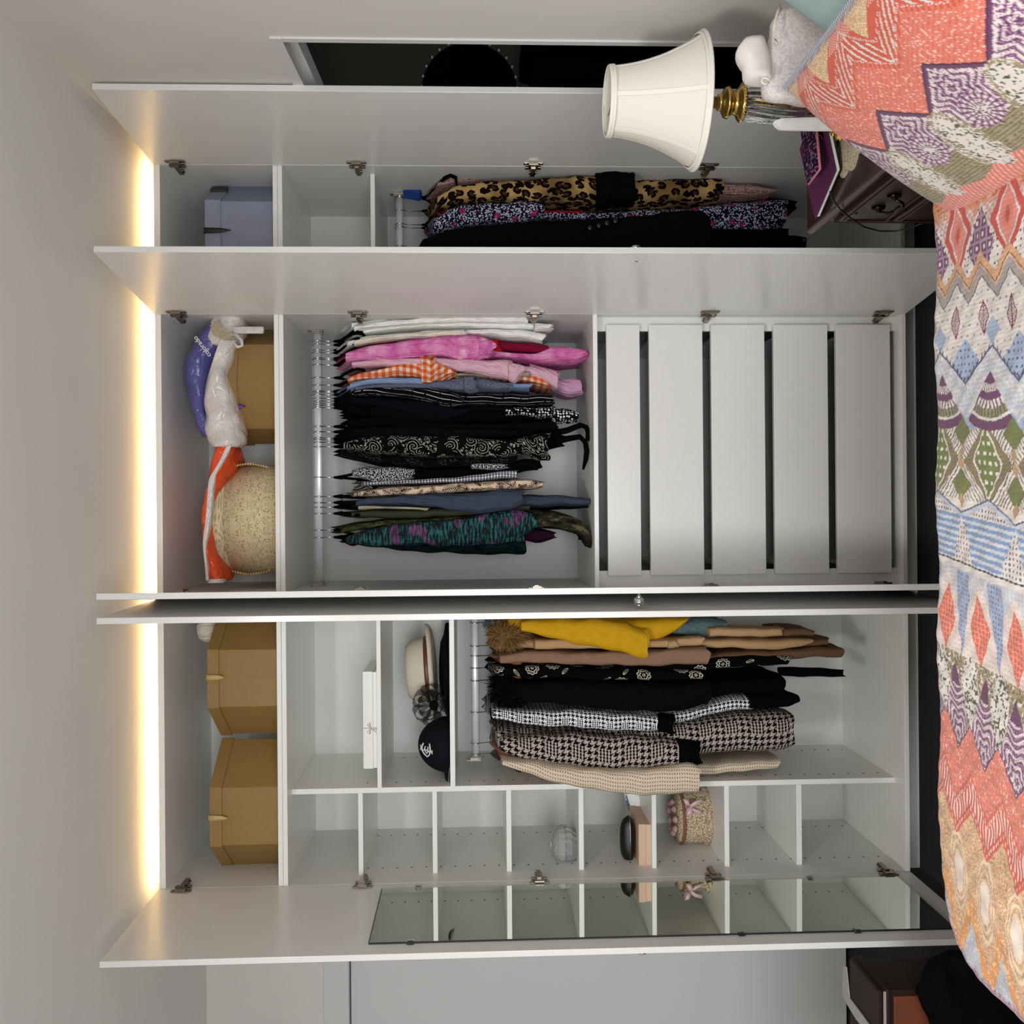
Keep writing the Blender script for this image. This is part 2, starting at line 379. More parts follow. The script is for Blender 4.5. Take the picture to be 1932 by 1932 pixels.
# ---------------------------------------------------------------- cloth materials
def cloth(name, fn, rough=.9, spec=.06, bump=.25, bsc=900, fold=None):
    fold = .35 if any(k in name for k in ('mustard','tan','taupe','brown','tweed','hound','leopard','olive','fleece')) else 2.0 if fold is None else fold
    g = G(name, rough, spec); u, v = g.uv(); g.col(fn(g, u, v)); x, y, z = g.xyz()
    fo = g.noise(g.vec(u*1.0, v*.16), 95, 3, .55); g.bump(g.noise(g.vec(x,y,z), bsc, 1)*.05+fo*fold, min(1,bump*3), .012); return g.mat
def flat(rgb, var=.12, sc=35):
    def f(g,u,v): return g.mix(g.noise(g.vec(u,v), sc, 3), tuple(c*(1-var) for c in rgb), tuple(min(255,c*(1+var)) for c in rgb))
    return f
C = {}
for k, rgb in dict(white=(240,239,235), cream=(222,214,196), crimson=(124,16,52), palepink=(216,172,187), beige=(176,165,140), sky=(128,150,186), navy=(9,11,18), black=(5,5,6), black2=(8,8,9),
                   slate=(62,70,86), olive=(58,60,48), mustard=(196,150,28), taupe=(134,106,86), tan=(176,142,104), brown=(104,78,58), dteal=(14,32,34), plum=(52,20,44), red=(176,26,30), lilacpink=(196,150,180)).items():
    C[k] = cloth('cloth_'+k, flat(rgb, .07 if sum(rgb) > 100 else .25))
def pinkfloral(g,u,v):
    w = g.vec(u, v); n = g.noise(w, 14, 4, .6); r = g.vor(g.vec(u+n*.03, v+n*.05), 16)
    a = g.mix(n.smooth(.35,.65), (202,92,160), (226,146,192)); a = g.mix(r.smooth(.0,.35), (240,186,208), a)
    return g.mix(g.noise(w, 60, 2).smooth(.66,.8), a, (192,74,142))
C['pinkfloral'] = cloth('cloth_pink_rose_print', pinkfloral)
def gingham(p, a, b, c):
    def f(g,u,v):
        i = (u/p).fract().lt(.5); j = (v/p).fract().lt(.5)
        m1 = g.mix(i, a, b); m2 = g.mix(i, b, c); return g.mix(j, m1, m2)
    return f
C['gingham'] = cloth('cloth_orange_gingham', gingham(.024, (226,206,194), (222,134,92), (205,88,44)))
C['denim'] = cloth('cloth_grey_denim', lambda g,u,v: g.mix(g.noise(g.vec(u*1,v*.2), 700, 2).smooth(.3,.7), (66,72,88), (116,122,140)))
C['pinstripe'] = cloth('cloth_pinstripe', lambda g,u,v: g.mix(((u+g.noise(g.vec(u,v),9,2)*.016)/.0175).fract().lt(.12)*g.noise(g.vec(u,v),70,2).gt(.40), (8,8,11), (196,196,202)))
def spots(sc, lo, hi, a, b, rnd=.5):
    return lambda g,u,v: g.mix(g.vor(g.vec(u, v), sc, 'F1', rnd).smooth(lo, hi), a, b)
C['spots'] = cloth('cloth_black_white_spots', spots(95, .34, .40, (228,228,228), (8,8,10), .45))
C['fleck'] = cloth('cloth_black_white_fleck', lambda g,u,v: g.mix(g.noise(g.vec(u,v), 210, 2, .6).smooth(.50,.55), (8,8,10), (206,206,210)))
def paisley(hi, cover):
    def f(g,u,v):
        n = g.noise(g.vec(u,v), 30, 2)-.5; x, y, k = g.cell(u+n*.012, v+n*.012, 17, .9, True); r = (x*x+y*y*1.0).pow(.5); a = y._m('ARCTAN2', x)
        sp = ((r*105)+a*.318*(k.gt(.5)*2-1)).fract().lt(.22)*r.lt(.028); dots = ((a*2.0).fract().lt(.4))*((r-.033).abs().lt(.0022)); x2, y2, k2 = g.cell(u, v, 48, 1, True)
        lf = ((x2*x2*6+y2*y2).pow(.5)-.008).abs().lt(.0011); m = sp.max(dots).max(lf*r.gt(.026))*g.noise(g.vec(u,v), 20, 1).gt(cover)*g.noise(g.vec(u,v), 330, 1).gt(.40)
        return g.mix(m, (8,8,8), hi)
    return f
C['paisley'] = cloth('cloth_black_paisley', paisley((176,174,162), .44)); C['paisley2'] = cloth('cloth_dark_paisley', paisley((70,68,62), .5))
C['plaid'] = cloth('cloth_small_plaid', lambda g,u,v: g.mix(((u/.013).fract().lt(.2)).max((v/.0105).fract().lt(.28)), g.mix(g.noise(g.vec(u,v),30,1), (222,212,222), (200,204,220)), (18,16,26)))
def leaf(g,u,v):
    def frond(sc, L, w):
        x, y, k = g.cell(u, v, sc, .8, True); t = x/L; ok = t.abs().lt(1.0); wid = (t*t*-1+1).max(0.0)*w
        return ok*(y.abs().lt(.0011).max(y.abs().lt(wid)*((x-y.abs()*.9)/.0068).fract().lt(.42)))
    return g.mix(frond(19, .030, .014).max(frond(27.3, .022, .010)), (224,198,172), (14,12,14))
C['leaf'] = cloth('cloth_cream_black_leaf', leaf)
C['zebra'] = cloth('cloth_grey_stripe', lambda g,u,v: g.mix(((u+g.noise(g.vec(u,v),20,2)*.03)/.009).fract().lt(.45), (120,118,112), (16,16,16)))
def camo(a, b, c, d, sc=26):
    def f(g,u,v):
        n = g.noise(g.vec(u*1.6, v*.6), sc, 4, .65); q = g.noise(g.vec(u*2+9, v*.5), sc*1.6, 3, .6)
        return g.mix(q.smooth(.56,.62), g.mix(n.smooth(.52,.6), g.mix(n.smooth(.40,.46), a, b), c), d)
    return f
C['camo'] = cloth('cloth_olive_print', camo((18,17,14), (48,46,34), (96,92,68), (28,24,20), 30)); C['oliveprint'] = cloth('cloth_olive_leaf', camo((22,24,14), (58,60,34), (88,88,56), (30,32,20), 60))
def tealp(g,u,v):
    n = g.noise(g.vec(u*.45, v*2.4), 60, 3, .6); b = g.noise(g.vec(u*.8+5, v*1.1), 13, 1)
    t = g.mix(n.smooth(.47,.60), (28,32,38), (46,104,100)); p = g.mix(n.smooth(.40,.6), (62,42,66), (112,78,114)); return g.mix(b.smooth(.56,.59), t, p)
C['tealpurple'] = cloth('cloth_teal_purple_ikat', tealp); C['tealdark'] = cloth('cloth_dark_teal_print', camo((10,14,16), (14,30,32), (20,46,46), (12,12,14), 40))
def fluffy(g,u,v): return g.mix(g.noise(g.vec(u,v*.5), 120, 3), (54,72,76), (112,132,134))
C['fluff'] = cloth('cloth_teal_fleece', fluffy, bump=1)
def embroid(g,u,v):
    x, y, k = g.cell(u, v, 9.5, .75, True); r = (x*x+y*y).pow(.5); a = y._m('ARCTAN2', x); n = g.noise(g.vec(u,v), 90, 1)*.004
    pet = ((r-(a*5).sin().abs()*.006-.020+n).abs().lt(.0016)).max((r-(a*3+1).sin().abs()*.004-.011).abs().lt(.0014)).max((r-.004).abs().lt(.0013)).max((r.lt(.024)*r.gt(.012)*(a*2.4).fract().lt(.10)))
    x2, y2, k2 = g.cell(u+.3, v, 13, .8, True); lf = (((x2*x2*7+y2*y2).pow(.5)-.014).abs().lt(.0013)).max(x2.abs().lt(.0008)*y2.abs().lt(.013))*r.gt(.034)
    return g.mix((pet.max(lf*k2.gt(.35)))*g.noise(g.vec(u,v), 420, 1).gt(.38), (6,6,7), (214,208,188))
C['embroidered'] = cloth('cloth_black_rose_embroidery', embroid)
def hound(p, a, b, check=None):
    def f(g,u,v):
        x = (u/p*4).floor(); y = (v/p*4).floor(); wx = x.mod(8.0).lt(3.5); wy = y.mod(8.0).lt(3.5)
        tw = (x+y+.1).mod(4.0).lt(1.9); m = wx*tw + wy*(tw*-1+1)
        if check:
            k = check; cu = (u/k).fract(); cv = (v/k).fract(); fx = ((u/p*4).floor()+.1).mod(4.0).lt(1.9); fy = ((v/p*4).floor()+.1).mod(4.0).lt(1.9)
            fine = fx*tw + fy*(tw*-1+1); sel = (cu.lt(.5))*(cv.lt(.5)); m = m*(sel*-1+1) + fine*sel
        return g.mix(m, a, b)
    return f
C['hound'] = cloth('cloth_small_houndstooth', hound(.0075, (226,226,226), (10,10,11), .052)); C['houndbig'] = cloth('cloth_large_houndstooth', hound(.0115, (176,162,155), (9,8,9), .092))
def tweed(g,u,v):
    n = g.noise(g.vec(u,v), 200, 2); row = (v/.0085).fract().lt(.38); dash = ((u+n*.004)/.013).fract().lt(.38)
    return g.mix(row*dash, g.mix(n, (192,172,150), (228,212,190)), (112,92,72))
C['tweed'] = cloth('cloth_cream_tweed', tweed, bump=.8)
def leopard(g,u,v):
    n = g.noise(g.vec(u,v), 55, 2)-.5; x, y, k = g.cell(u+n*.010, (v+n*.010)*.8, 33, .8, True); r = (x*x*1.7+y*y).pow(.5); n2 = g.noise(g.vec(u+2,v), 110, 1)
    spot = (r+n2*.007).lt(.0192); core = (r+n2*.005).lt(.0092)*k.gt(.25); gap = ((y._m('ARCTAN2', x)*.159+k*3).fract().lt(.10))*r.gt(.007)
    base = g.mix(g.noise(g.vec(u,v), 9, 2).smooth(.38,.62), (176,144,92), (120,92,54)); return g.mix(spot*(gap*-1+1), base, g.mix(core, (14,10,8), (60,40,22)))
C['leopard'] = cloth('cloth_leopard_print', leopard)
def bluefloral(g,u,v):
    s = g.vor(g.vec(u,v), 165, 'F1', 1).smooth(.40,.46); m = g.vor(g.vec(u,v), 24, 'F1', .9).smooth(.30,.24)*g.noise(g.vec(u,v), 160, 1).gt(.42)
    return g.mix(m, g.mix(s, (196,200,222), (24,24,40)), (160,36,96))
C['bluefloral'] = cloth('cloth_blue_floral', bluefloral)
C['redcream'] = cloth('cloth_red_cream', lambda g,u,v: g.mix(g.vor(g.vec(u,v), 26).smooth(.3,.34), (206,178,150), (150,26,34)))
C['lace'] = cloth('cloth_pink_lace', lambda g,u,v: g.mix(g.vor(g.vec(u,v), 110, 'DISTANCE_TO_EDGE').lt(.10), (204,168,158), (142,106,102)), bump=.9)
C['furbrown'] = cloth('fur_brown', lambda g,u,v: g.mix(g.noise(g.vec(u,v), 40, 3), (92,66,36), (158,122,74)), .6); C['furblack'] = cloth('fur_black', flat((9,9,10), .3), .5)
M['velvet'] = plain('black_velvet', (5,5,6), .9, .05); M['wood'] = plain('hanger_wood', (146,86,48), .35, .5, .15, 40); M['wooddark'] = plain('hanger_dark_wood', (52,28,24), .35, .5, .15, 40)
M['button'] = plain('dark_button', (52,52,54), .3); M['ghost'] = plain('black_horn_button', (34,33,33), .3)

# ---------------------------------------------------------------- garment building
rng = np.random.RandomState(5)
def interp(st, step):
    st = sorted(st); px = np.array([s[0] for s in st], float); n = max(6, int((px[-1]-px[0])/step)+1); t = np.linspace(px[0], px[-1], n)
    out = [t]
    for k in (1, 2):
        a = np.interp(t, px, [s[k] for s in st])
        for _ in range(2): a[1:-1] = (a[:-2]+2*a[1:-1]+a[2:])/4
        out.append(a)
    return out
def sgp(c, e): return math.copysign(abs(c)**e, c)
def loft(parent, name, st, Yf, Yb, mat, rise=.0, fold=.10, seed=0, e=.55, step=9, N=28, closed_end=False, label=None, taper=None, wav=1.0):
    """hanging cloth: st = (px, y0, y1) outlines of its front edge at depth Yf, carried back to Yb; real thickness and hem"""
    taper = (.42 if Yb-Yf > .25 else .8) if taper is None else taper
    px, y0, y1 = interp(st, step); r = np.random.RandomState(seed+int(px[0])+int(y0[0])); ph = r.rand(6)*6.28
    P = []; uv = []; nn = len(px); z00 = None
    for i in range(nn):
        t = i/(nn-1); a0 = V(px[i], y1[i], Yf); a1 = V(px[i], y0[i], Yf); cx = (a0.x+a1.x)/2; hx = abs(a1.x-a0.x)/2; zf = (a0.z+a1.z)/2
        z00 = zf if z00 is None else z00
        ym = (Yf+Yb)/2; hy = (Yb-Yf)/2; ring = []; ul = 0; pr = None
        for k in range(N+1):
            a = k/N*2*math.pi+math.pi/2; c, s_ = math.cos(a), math.sin(a)
            f = 1+fold*min(1, t*4)*(math.sin(5*a+ph[0]+2.2*t)*.6+math.sin(9*a+ph[1]-3*t)*.4) if fold else 1; f *= 1+.05*math.sin(t*17+ph[5])*math.sin(t*7+ph[2]+a)
            yy = ym + hy*sgp(s_, .8); q = (yy-Yf)/max(1e-6, Yb-Yf)
            ripple = wav*min(.0035, hx*.12)*math.sin(zf*42+ph[2]+s_*2)*math.sin(zf*17+ph[3])
            xx = cx + hx*sgp(c, e)*f*(1-(1-taper)*q) + ripple
            zz = zf + rise*(1-abs(q-.5)*2)*(1-t)**1.6 + (.006*math.sin(3*a+ph[4])+.003*math.sin(7*a+ph[1]))*max(0,t-.85)/.15
            p = Vector((xx, yy, zz)); ul += (p-pr).length if pr is not None else 0; pr = p
            if k < N: ring.append(p)
            if k < N: uv.append((ul, zz))
        P.append(ring)
    # hem turned in, so the end reads as an open cloth edge
    def inset(ring, dz, kx): 
        c = sum(ring, Vector())/N; return [c+(p-c)*kx+Vector((0,0,dz)) for p in ring]
    b = MB().grid(P, True, False, False, uv, rev=True)
    b.grid([P[-1], inset(P[-1], .012, .80)], True, False, True, uv[-N:]*2, rev=True); b.grid([inset(P[0], .004, .55), P[0]], True, True, False, uv[:N]*2, rev=True); o = b.obj(name, mat, parent, True)
    if label: o['label'] = label
    return o
hang_n = {}
def hanger(py, rl, kind, label, apex=640, group=None, tilt=None, half=.205, drop=.082, matk='velvet'):
    zc, hz = rl; x = V(600 if rl is railC else (896 if rl is railL else 754), py, .28).x
    za = Zp(apex, .28, py); t = rng.uniform(-.09,.09) if tilt is None else tilt
    r = thing('clothes_hanger', label, 'hanger', (x, .28, za), group)
    Rz = Matrix.Rotation(t, 4, 'Z'); Tm = Matrix.Translation((x,.28,0)) @ Rz @ Matrix.Translation((-x,-.28,0))
    R = hz+.004; pts = [(x, .28+R*.95*math.cos(a), zc+R*math.sin(a)) for a in np.linspace(math.radians(-30), math.radians(250), 14)]
    pts = [p for p in pts][::1]; pts += [(x, .276, zc-R-.012), (x,.28, zc-R-.022), (x, .28, za)]
    MB().tube(pts, .0017, 6).xf(Tm).obj('hook', M['chrome'], r, True)
    b = MB()
    if kind == 'velvet':
        rr = .0052
        ptsL = [(x,.28,za+.008),(x,.262,za-.006),(x,.28-half*.5,za-drop*.45),(x,.28-half*.9,za-drop*.9),(x,.28-half,za-drop-.01),(x,.28-half*.9,za-drop-.028),(x,.28,za-drop-.03),(x,.28+half*.9,za-drop-.028),(x,.28+half,za-drop-.01),(x,.28+half*.9,za-drop*.9),(x,.28+half*.5,za-drop*.45),(x,.298,za-.006)]
        b.tube(ptsL, rr, 7, True); b.tube([(x,.28,za+.02),(x,.28,za-.012)], [.004,.009], 8)
    else:
        P = []
        for q in np.linspace(-1, 1, 15):
            w = .007+.009*abs(q)**2; h = .012+.006*(1-abs(q)); zz = za-.006-drop*abs(q)**1.3; yy = .28+half*q
            P.append([(x+w*sgp(math.cos(a),.7), yy, zz+h*sgp(math.sin(a),.7)) for a in np.linspace(0,2*math.pi,11)[:-1]])
        b.grid(P, True, True, True)
    b.xf(Tm).obj('shoulder_bar', M[matk], r, True); return r
def garment(name, label, cat, hook, rl, parts, kind='velvet', apex=640, matk='velvet', hlabel=None, group=None, hang=True):
    """parts: (part name, stations, Yf, Yb, cloth, options)"""
    st = parts[0][1]; p = V(st[0][0], (st[0][1]+st[0][2])/2, .28)
    r = thing(name, label, cat, (p.x, .28, V(parts[0][1][-1][0], st[-1][1], .28).z), group)
    for i, q in enumerate(parts):
        kw = dict(q[5]) if len(q) > 5 else {}
        loft(r, q[0], q[1], q[2], q[3], C[q[4]], **kw)
    if hang and hook: hanger(hook, rl, kind, hlabel or ' '.join(('slim black hanger holding the '+label).replace(',', '').split()[:15]).rstrip(), apex, None, None, matk=matk)
    return r
def fur(parent, name, cx, cy, cz, rx, ry, rz, n, ln, mat, seed=1, down=.3):
    r = np.random.RandomState(seed); b = MB(); P = []
    for i in range(9):
        a = math.pi*i/8
        P.append([(cx+rx*math.sin(a)*math.cos(k/14*6.283), cy+ry*math.sin(a)*math.sin(k/14*6.283), cz+rz*math.cos(a)) for k in range(14)])
    b.grid(P, True, True, True)
    for _ in range(n):
        d = Vector(r.normal(size=3)).normalized(); p = Vector((cx+rx*d.x, cy+ry*d.y, cz+rz*d.z)); nrm = Vector((d.x/rx, d.y/ry, d.z/rz)).normalized()
        t = (nrm + Vector(r.normal(size=3)*.45) + Vector((0,0,-down))).normalized(); s = t.cross(Vector(r.normal(size=3))).normalized(); l = ln*r.uniform(.5,1.15)
        m = p+t*l*.5; e = p+t*l+Vector((0,0,-l*.22))
        b.add([p-s*.0016, p+s*.0016, m+s*.0011, m-s*.0011, e], [(0,1,2,3),(3,2,4)], [(p.x+p.y, p.z)]*5)
    o = b.obj(name, mat, parent, True); o['kind'] = 'stuff'; return o

# ---- centre rail, from the side next to the open door towards the middle
c = railC; K = dict(rise=.07)
garment('shirt', 'white cotton blouse hanging first on the rail beside the open centre door', 'shirt', 644, c, [
  ('body', [(664,604,622),(700,600,616),(780,594,606),(850,593,602),(960,593,606),(997,594,604)], .09, .47, 'white', K), ('sleeve', [(668,612,624),(705,606,618),(790,598,610),(880,595,607),(994,594,610)], .06, .16, 'white')])
garment('shirt', 'second white shirt from the open centre door, with a rolled hem', 'shirt', 651, c, [
  ('body', [(668,620,634),(720,612,626),(800,604,618),(900,600,620),(1000,604,624),(1040,608,620)], .09, .47, 'white', K), ('cuff', [(1010,606,622),(1042,608,619)], .05, .17, 'white')])
garment('shirt', 'off-white crinkled shirt with a straight hem, hanging against the crimson dress', 'shirt', 661, c, [
  ('body', [(656,640,654),(690,630,646),(800,620,636),(900,616,634),(1000,618,642),(1027,624,646)], .08, .47, 'white', K), ('sleeve', [(668,640,652),(700,632,644),(790,624,637),(880,620,632)], .05, .14, 'cream')])
garment('dress', 'crimson dress with a gathered waist, mostly hidden behind the pink floral blouse', 'dress', 666, c, [
  ('body', [(654,664,674),(690,640,656),(760,632,650),(850,630,652),(935,638,666),(1000,640,668),(1032,644,668)], .10, .46, 'crimson', K), ('trim', [(926,636,662),(943,637,664)], .085, .2, 'red')])
garment('blouse', 'bright pink rose-print chiffon blouse with a long trailing tie', 'blouse', 676, c, [
  ('body', [(656,668,684),(700,660,680),(800,652,680),(900,652,676),(960,660,676),(1010,664,682),(1032,650,684),(1065,645,686),(1095,650,680),(1110,658,670)], .09, .45, 'pinkfloral', K),
  ('sleeve', [(652,664,684),(690,648,678),(760,640,676),(840,630,670),(866,623,676),(890,630,682),(915,628,672),(930,642,664)], .03, .13, 'pinkfloral', dict(fold=.16)),
  ('cuff', [(905,640,668),(922,633,674),(934,646,662)], .02, .12, 'pinkfloral')])
garment('shirt', 'pale pink shirt with a wide gathered cuff', 'shirt', 679, c, [
  ('body', [(664,680,692),(720,676,692),(860,680,702),(990,684,704),(1030,688,726),(1054,690,744)], .10, .46, 'palepink', K),
  ('sleeve', [(664,681,692),(720,674,690),(800,673,694),(880,674,700),(940,677,712),(964,677,718)], .04, .13, 'palepink', dict(fold=.06)), ('cuff', [(960,676,716),(970,678,722),(982,684,712),(988,688,702)], .025, .14, 'palepink', dict(fold=.25)),
  ('hem', [(1000,680,706),(1040,688,730),(1056,690,746)], .12, .4, 'lilacpink')])
garment('blouse', 'sheer mauve blouse whose hem shows below the pale pink shirt', 'blouse', 689, c, [
  ('body', [(690,690,704),(800,696,706),(900,700,712),(1040,704,730),(1062,712,748),(1092,704,750),(1098,712,746)], .16, .42, 'lilacpink', dict(rise=.06, fold=.2))])
garment('blouse', 'orange and white gingham blouse with a flounced sleeve', 'blouse', 713, c, [
  ('body', [(664,708,720),(720,704,716),(820,704,716),(920,705,717),(1000,700,722),(1038,696,736)], .11, .46, 'gingham', K),
  ('sleeve', [(656,712,720),(676,702,716),(720,692,712),(760,682,708),(790,672,712),(800,668,716)], .04, .13, 'gingham', dict(fold=.05)),
  ('frill', [(795,666,724),(806,662,724),(818,666,712),(836,686,714),(850,690,710),(858,696,706)], .02, .14, 'gingham', dict(fold=.32))])
garment('top', 'thin beige top showing as a sliver beside the orange gingham blouse', 'top', 727, c, [
  ('body', [(680,708,716),(800,704,710),(850,700,710),(950,703,713),(1002,697,711)], .09, .44, 'beige', K)])
garment('shirt', 'light blue shirt hanging between the gingham blouse and the grey denim shirt', 'shirt', 738, c, [
  ('body', [(656,726,738),(690,714,726),(740,710,725),(830,712,727),(940,718,732),(1002,720,734)], .08, .46, 'sky', K), ('sleeve', [(660,722,736),(690,712,724),(740,710,724),(800,712,728)], .05, .12, 'sky')])
garment('shirt', 'grey denim shirt with a rolled and stitched sleeve', 'shirt', 740, c, [
  ('body', [(662,732,744),(700,726,736),(800,724,738),(900,722,740),(965,722,740)], .09, .46, 'denim', K),
  ('sleeve', [(670,728,738),(710,723,732),(800,720,733),(860,712,736),(882,706,738)], .05, .13, 'denim'), ('cuff', [(876,705,738),(890,704,741),(898,708,738)], .035, .14, 'denim'), ('tail', [(896,708,736),(930,712,738),(960,720,739),(966,724,734)], .07, .3, 'denim')])
garment('blouse', 'black pinstripe blouse with a ruched sleeve', 'blouse', 745, c, [
  ('body', [(664,740,752),(700,734,748),(800,736,752),(900,738,765),(1000,738,765),(1044,740,764)], .08, .46, 'pinstripe', dict(rise=.07, fold=.14)), ('sleeve', [(668,738,746),(700,728,742),(780,731,750),(840,734,766),(862,742,768),(872,750,764)], .04, .13, 'pinstripe', dict(fold=.2))])
garment('jacket', 'plain navy jacket beside the black pinstripe blouse', 'jacket', 752, c, [
  ('body', [(662,746,762),(720,746,768),(800,750,776),(870,764,778),(1000,764,776)], .10, .46, 'navy', K), ('sleeve', [(664,748,760),(720,748,770),(800,754,784),(856,768,790),(874,770,786),(884,768,778)], .05, .14, 'navy')])
garment('top', 'black top between the navy jacket and the spotted skirt', 'top', 757, c, [
  ('body', [(662,756,778),(720,760,792),(800,766,798),(900,768,798),(1040,770,792),(1058,776,790)], .10, .46, 'black', K), ('sleeve', [(700,764,786),(780,768,796),(850,772,797)], .06, .14, 'black2')])
garment('dress', 'black dress with a white-spotted lower half', 'dress', 762, c, [
  ('body', [(664,766,782),(720,772,790),(850,778,794),(955,768,790)], .10, .46, 'black', K), ('skirt', [(955,766,785),(1000,764,788),(1040,763,792),(1050,760,790)], .07, .44, 'spots', dict(fold=.15)), ('sash', [(1046,768,796),(1060,769,797),(1078,768,796),(1091,776,793)], .06, .2, 'spots', dict(fold=.25))])
garment('jacket', 'black jacket next to the white-spotted dress', 'jacket', 765, c, [
  ('body', [(664,786,804),(720,786,816),(850,794,815),(950,795,818),(1050,789,812)], .08, .46, 'black2', K), ('lapel', [(680,788,800),(740,784,806),(800,790,812),(830,796,810)], .06, .14, 'black')])
garment('cardigan', 'fine black cardigan with two tiny bright buttons', 'cardigan', 805, c, [
  ('body', [(652,812,828),(700,806,830),(850,808,826),(950,812,824),(1010,808,822)], .09, .46, 'black', K), ('sleeve', [(664,808,824),(720,802,826),(860,806,826),(980,810,822)], .05, .13, 'black2')])
kd = garment('dress', 'long black dress with two dangling tie ends reaching the drawers', 'dress', 815, c, [
  ('body', [(656,818,834),(720,816,840),(900,816,842),(1000,814,846),(1044,812,848),(1066,816,842)], .12, .46, 'black', K)])
for pts in ([(1040,818),(1070,812),(1096,802),(1106,806),(1110,816),(1109,832)], [(1044,834),(1070,828),(1094,824),(1104,834),(1107,850),(1105,868),(1100,886)]):
    MB().tube([V(a, b_, .12+.0*i) for i, (a, b_) in enumerate(pts)], [.012,.011,.010,.009,.010,.009,.004][:len(pts)], 8).obj('tie', C['black'], kd, True)
garment('blouse', 'black and white paisley blouse with a pleated flared cuff', 'blouse', 830, c, [
  ('body', [(660,830,846),(720,828,850),(850,826,858),(980,828,856)], .09, .46, 'paisley', K), ('sleeve', [(648,832,848),(680,822,852),(750,818,860),(850,820,863),(930,826,865),(990,824,858)], .04, .15, 'paisley', dict(fold=.05)),
  ('cuff', [(984,824,856),(1006,816,862),(1024,812,866),(1036,816,868)], .02, .2, 'paisley', dict(fold=.22))])
garment('blouse', 'dark dim paisley blouse hanging last of the black tops', 'blouse', 835, c, [
  ('body', [(644,845,854),(680,848,866),(740,855,880),(800,860,884),(900,860,880),(975,848,878)], .07, .46, 'paisley2', dict(rise=.06, fold=.05))])
garment('top', 'black top with white-flecked sleeves on a widely spaced hanger', 'top', 901, c, [
  ('body', [(688,886,912),(780,882,906),(900,878,903),(985,862,890),(1020,862,886)], .10, .46, 'black', dict(rise=.07)), ('sleeve', [(664,886,898),(690,878,908),(740,879,912),(766,880,906),(780,884,900)], .05, .15, 'fleck', dict(fold=.05)),
  ('cuff', [(890,874,884),(915,872,886),(945,872,886),(958,876,882)], .06, .16, 'fleck')])
garment('shirt', 'black and white small-check shirt next to the leaf-print top', 'shirt', 937, c, [
  ('body', [(684,906,918),(740,905,914),(800,902,913),(860,898,911),(930,888,906),(978,883,904)], .07, .44, 'plaid', dict(rise=.06, fold=.04)), ('collar', [(664,922,934),(676,914,932),(700,914,926)], .1, .3, 'zebra')])
garment('blouse', 'cream blouse printed with black leaves', 'blouse', 937.5, c, [
  ('body', [(668,926,938),(700,920,940),(800,912,937),(900,906,930),(990,900,926),(1016,903,924),(1026,908,918)], .06, .45, 'leaf', dict(rise=.06, fold=.05))], hang=False)
garment('dress', 'slate blue dress with a slit sleeve, its hem resting on the drawer board', 'dress', 948.5, c, [
  ('body', [(668,944,957),(720,940,958),(850,938,960),(985,930,960),(1040,930,957),(1080,934,957),(1112,938,956)], .09, .45, 'slate', dict(rise=.07, fold=.12)),
  ('sleeve', [(672,942,956),(720,936,950),(800,932,956),(880,928,968),(940,924,968),(976,920,958),(988,926,950)], .03, .13, 'slate', dict(fold=.08))])
garment('dress', 'dark charcoal dress hidden behind the slate blue one', 'dress', 957, c, [('body', [(662,950,962),(720,952,962),(900,952,966),(1090,946,962),(1116,946,960)], .16, .44, 'navy', K)])
garment('jacket', 'olive green knit jacket with pale edging', 'jacket', 969, c, [
  ('body', [(664,964,976),(700,960,980),(800,958,980),(900,956,974),(1000,950,968)], .08, .45, 'olive', K), ('lapel', [(676,952,962),(720,954,960),(800,956,962),(808,958,964)], .065, .16, 'beige')])
garment('blouse', 'olive leaf-print blouse with a crumpled camouflage-like skirt hem', 'blouse', 1000, c, [
  ('body', [(644,994,1008),(690,982,1002),(760,976,996),(850,972,992),(980,966,994)], .09, .45, 'oliveprint', K), ('skirt', [(980,962,992),(1030,962,1000),(1070,968,1004),(1096,976,1010),(1110,990,1020),(1117,1006,1036)], .07, .4, 'camo', dict(fold=.3))])
g1 = garment('jacket', 'teal and purple woven jacket hanging last on the centre rail', 'jacket', 1014, c, [
  ('body', [(652,1012,1026),(690,1002,1034),(760,996,1046),(850,990,1052),(960,984,1055),(990,980,1056)], .10, .46, 'tealdark', dict(rise=.05, fold=.05)),
  ('sleeve', [(654,1012,1026),(690,998,1032),(740,988,1032),(800,982,1031),(880,974,1032),(950,962,1030),(986,960,1024)], .03, .14, 'tealpurple', dict(fold=.05)), ('cuff', [(972,958,1018),(990,962,1012),(1006,968,1004),(1014,978,996)], .015, .15, 'tealpurple'),
  ('lining', [(985,990,1022),(1010,994,1024),(1036,1000,1022),(1048,1006,1016)], .14, .36, 'plum', dict(fold=.25)), ('collar', [(652,1016,1028),(666,1012,1034),(676,1014,1026)], .2, .34, 'plum')])
gp = 'slim black hangers packed among the dark tops'
for y in (770, 827, 843): hanger(y, c, 'velvet', 'slim black hanger crowded among the dark tops on the centre rail', group=gp)

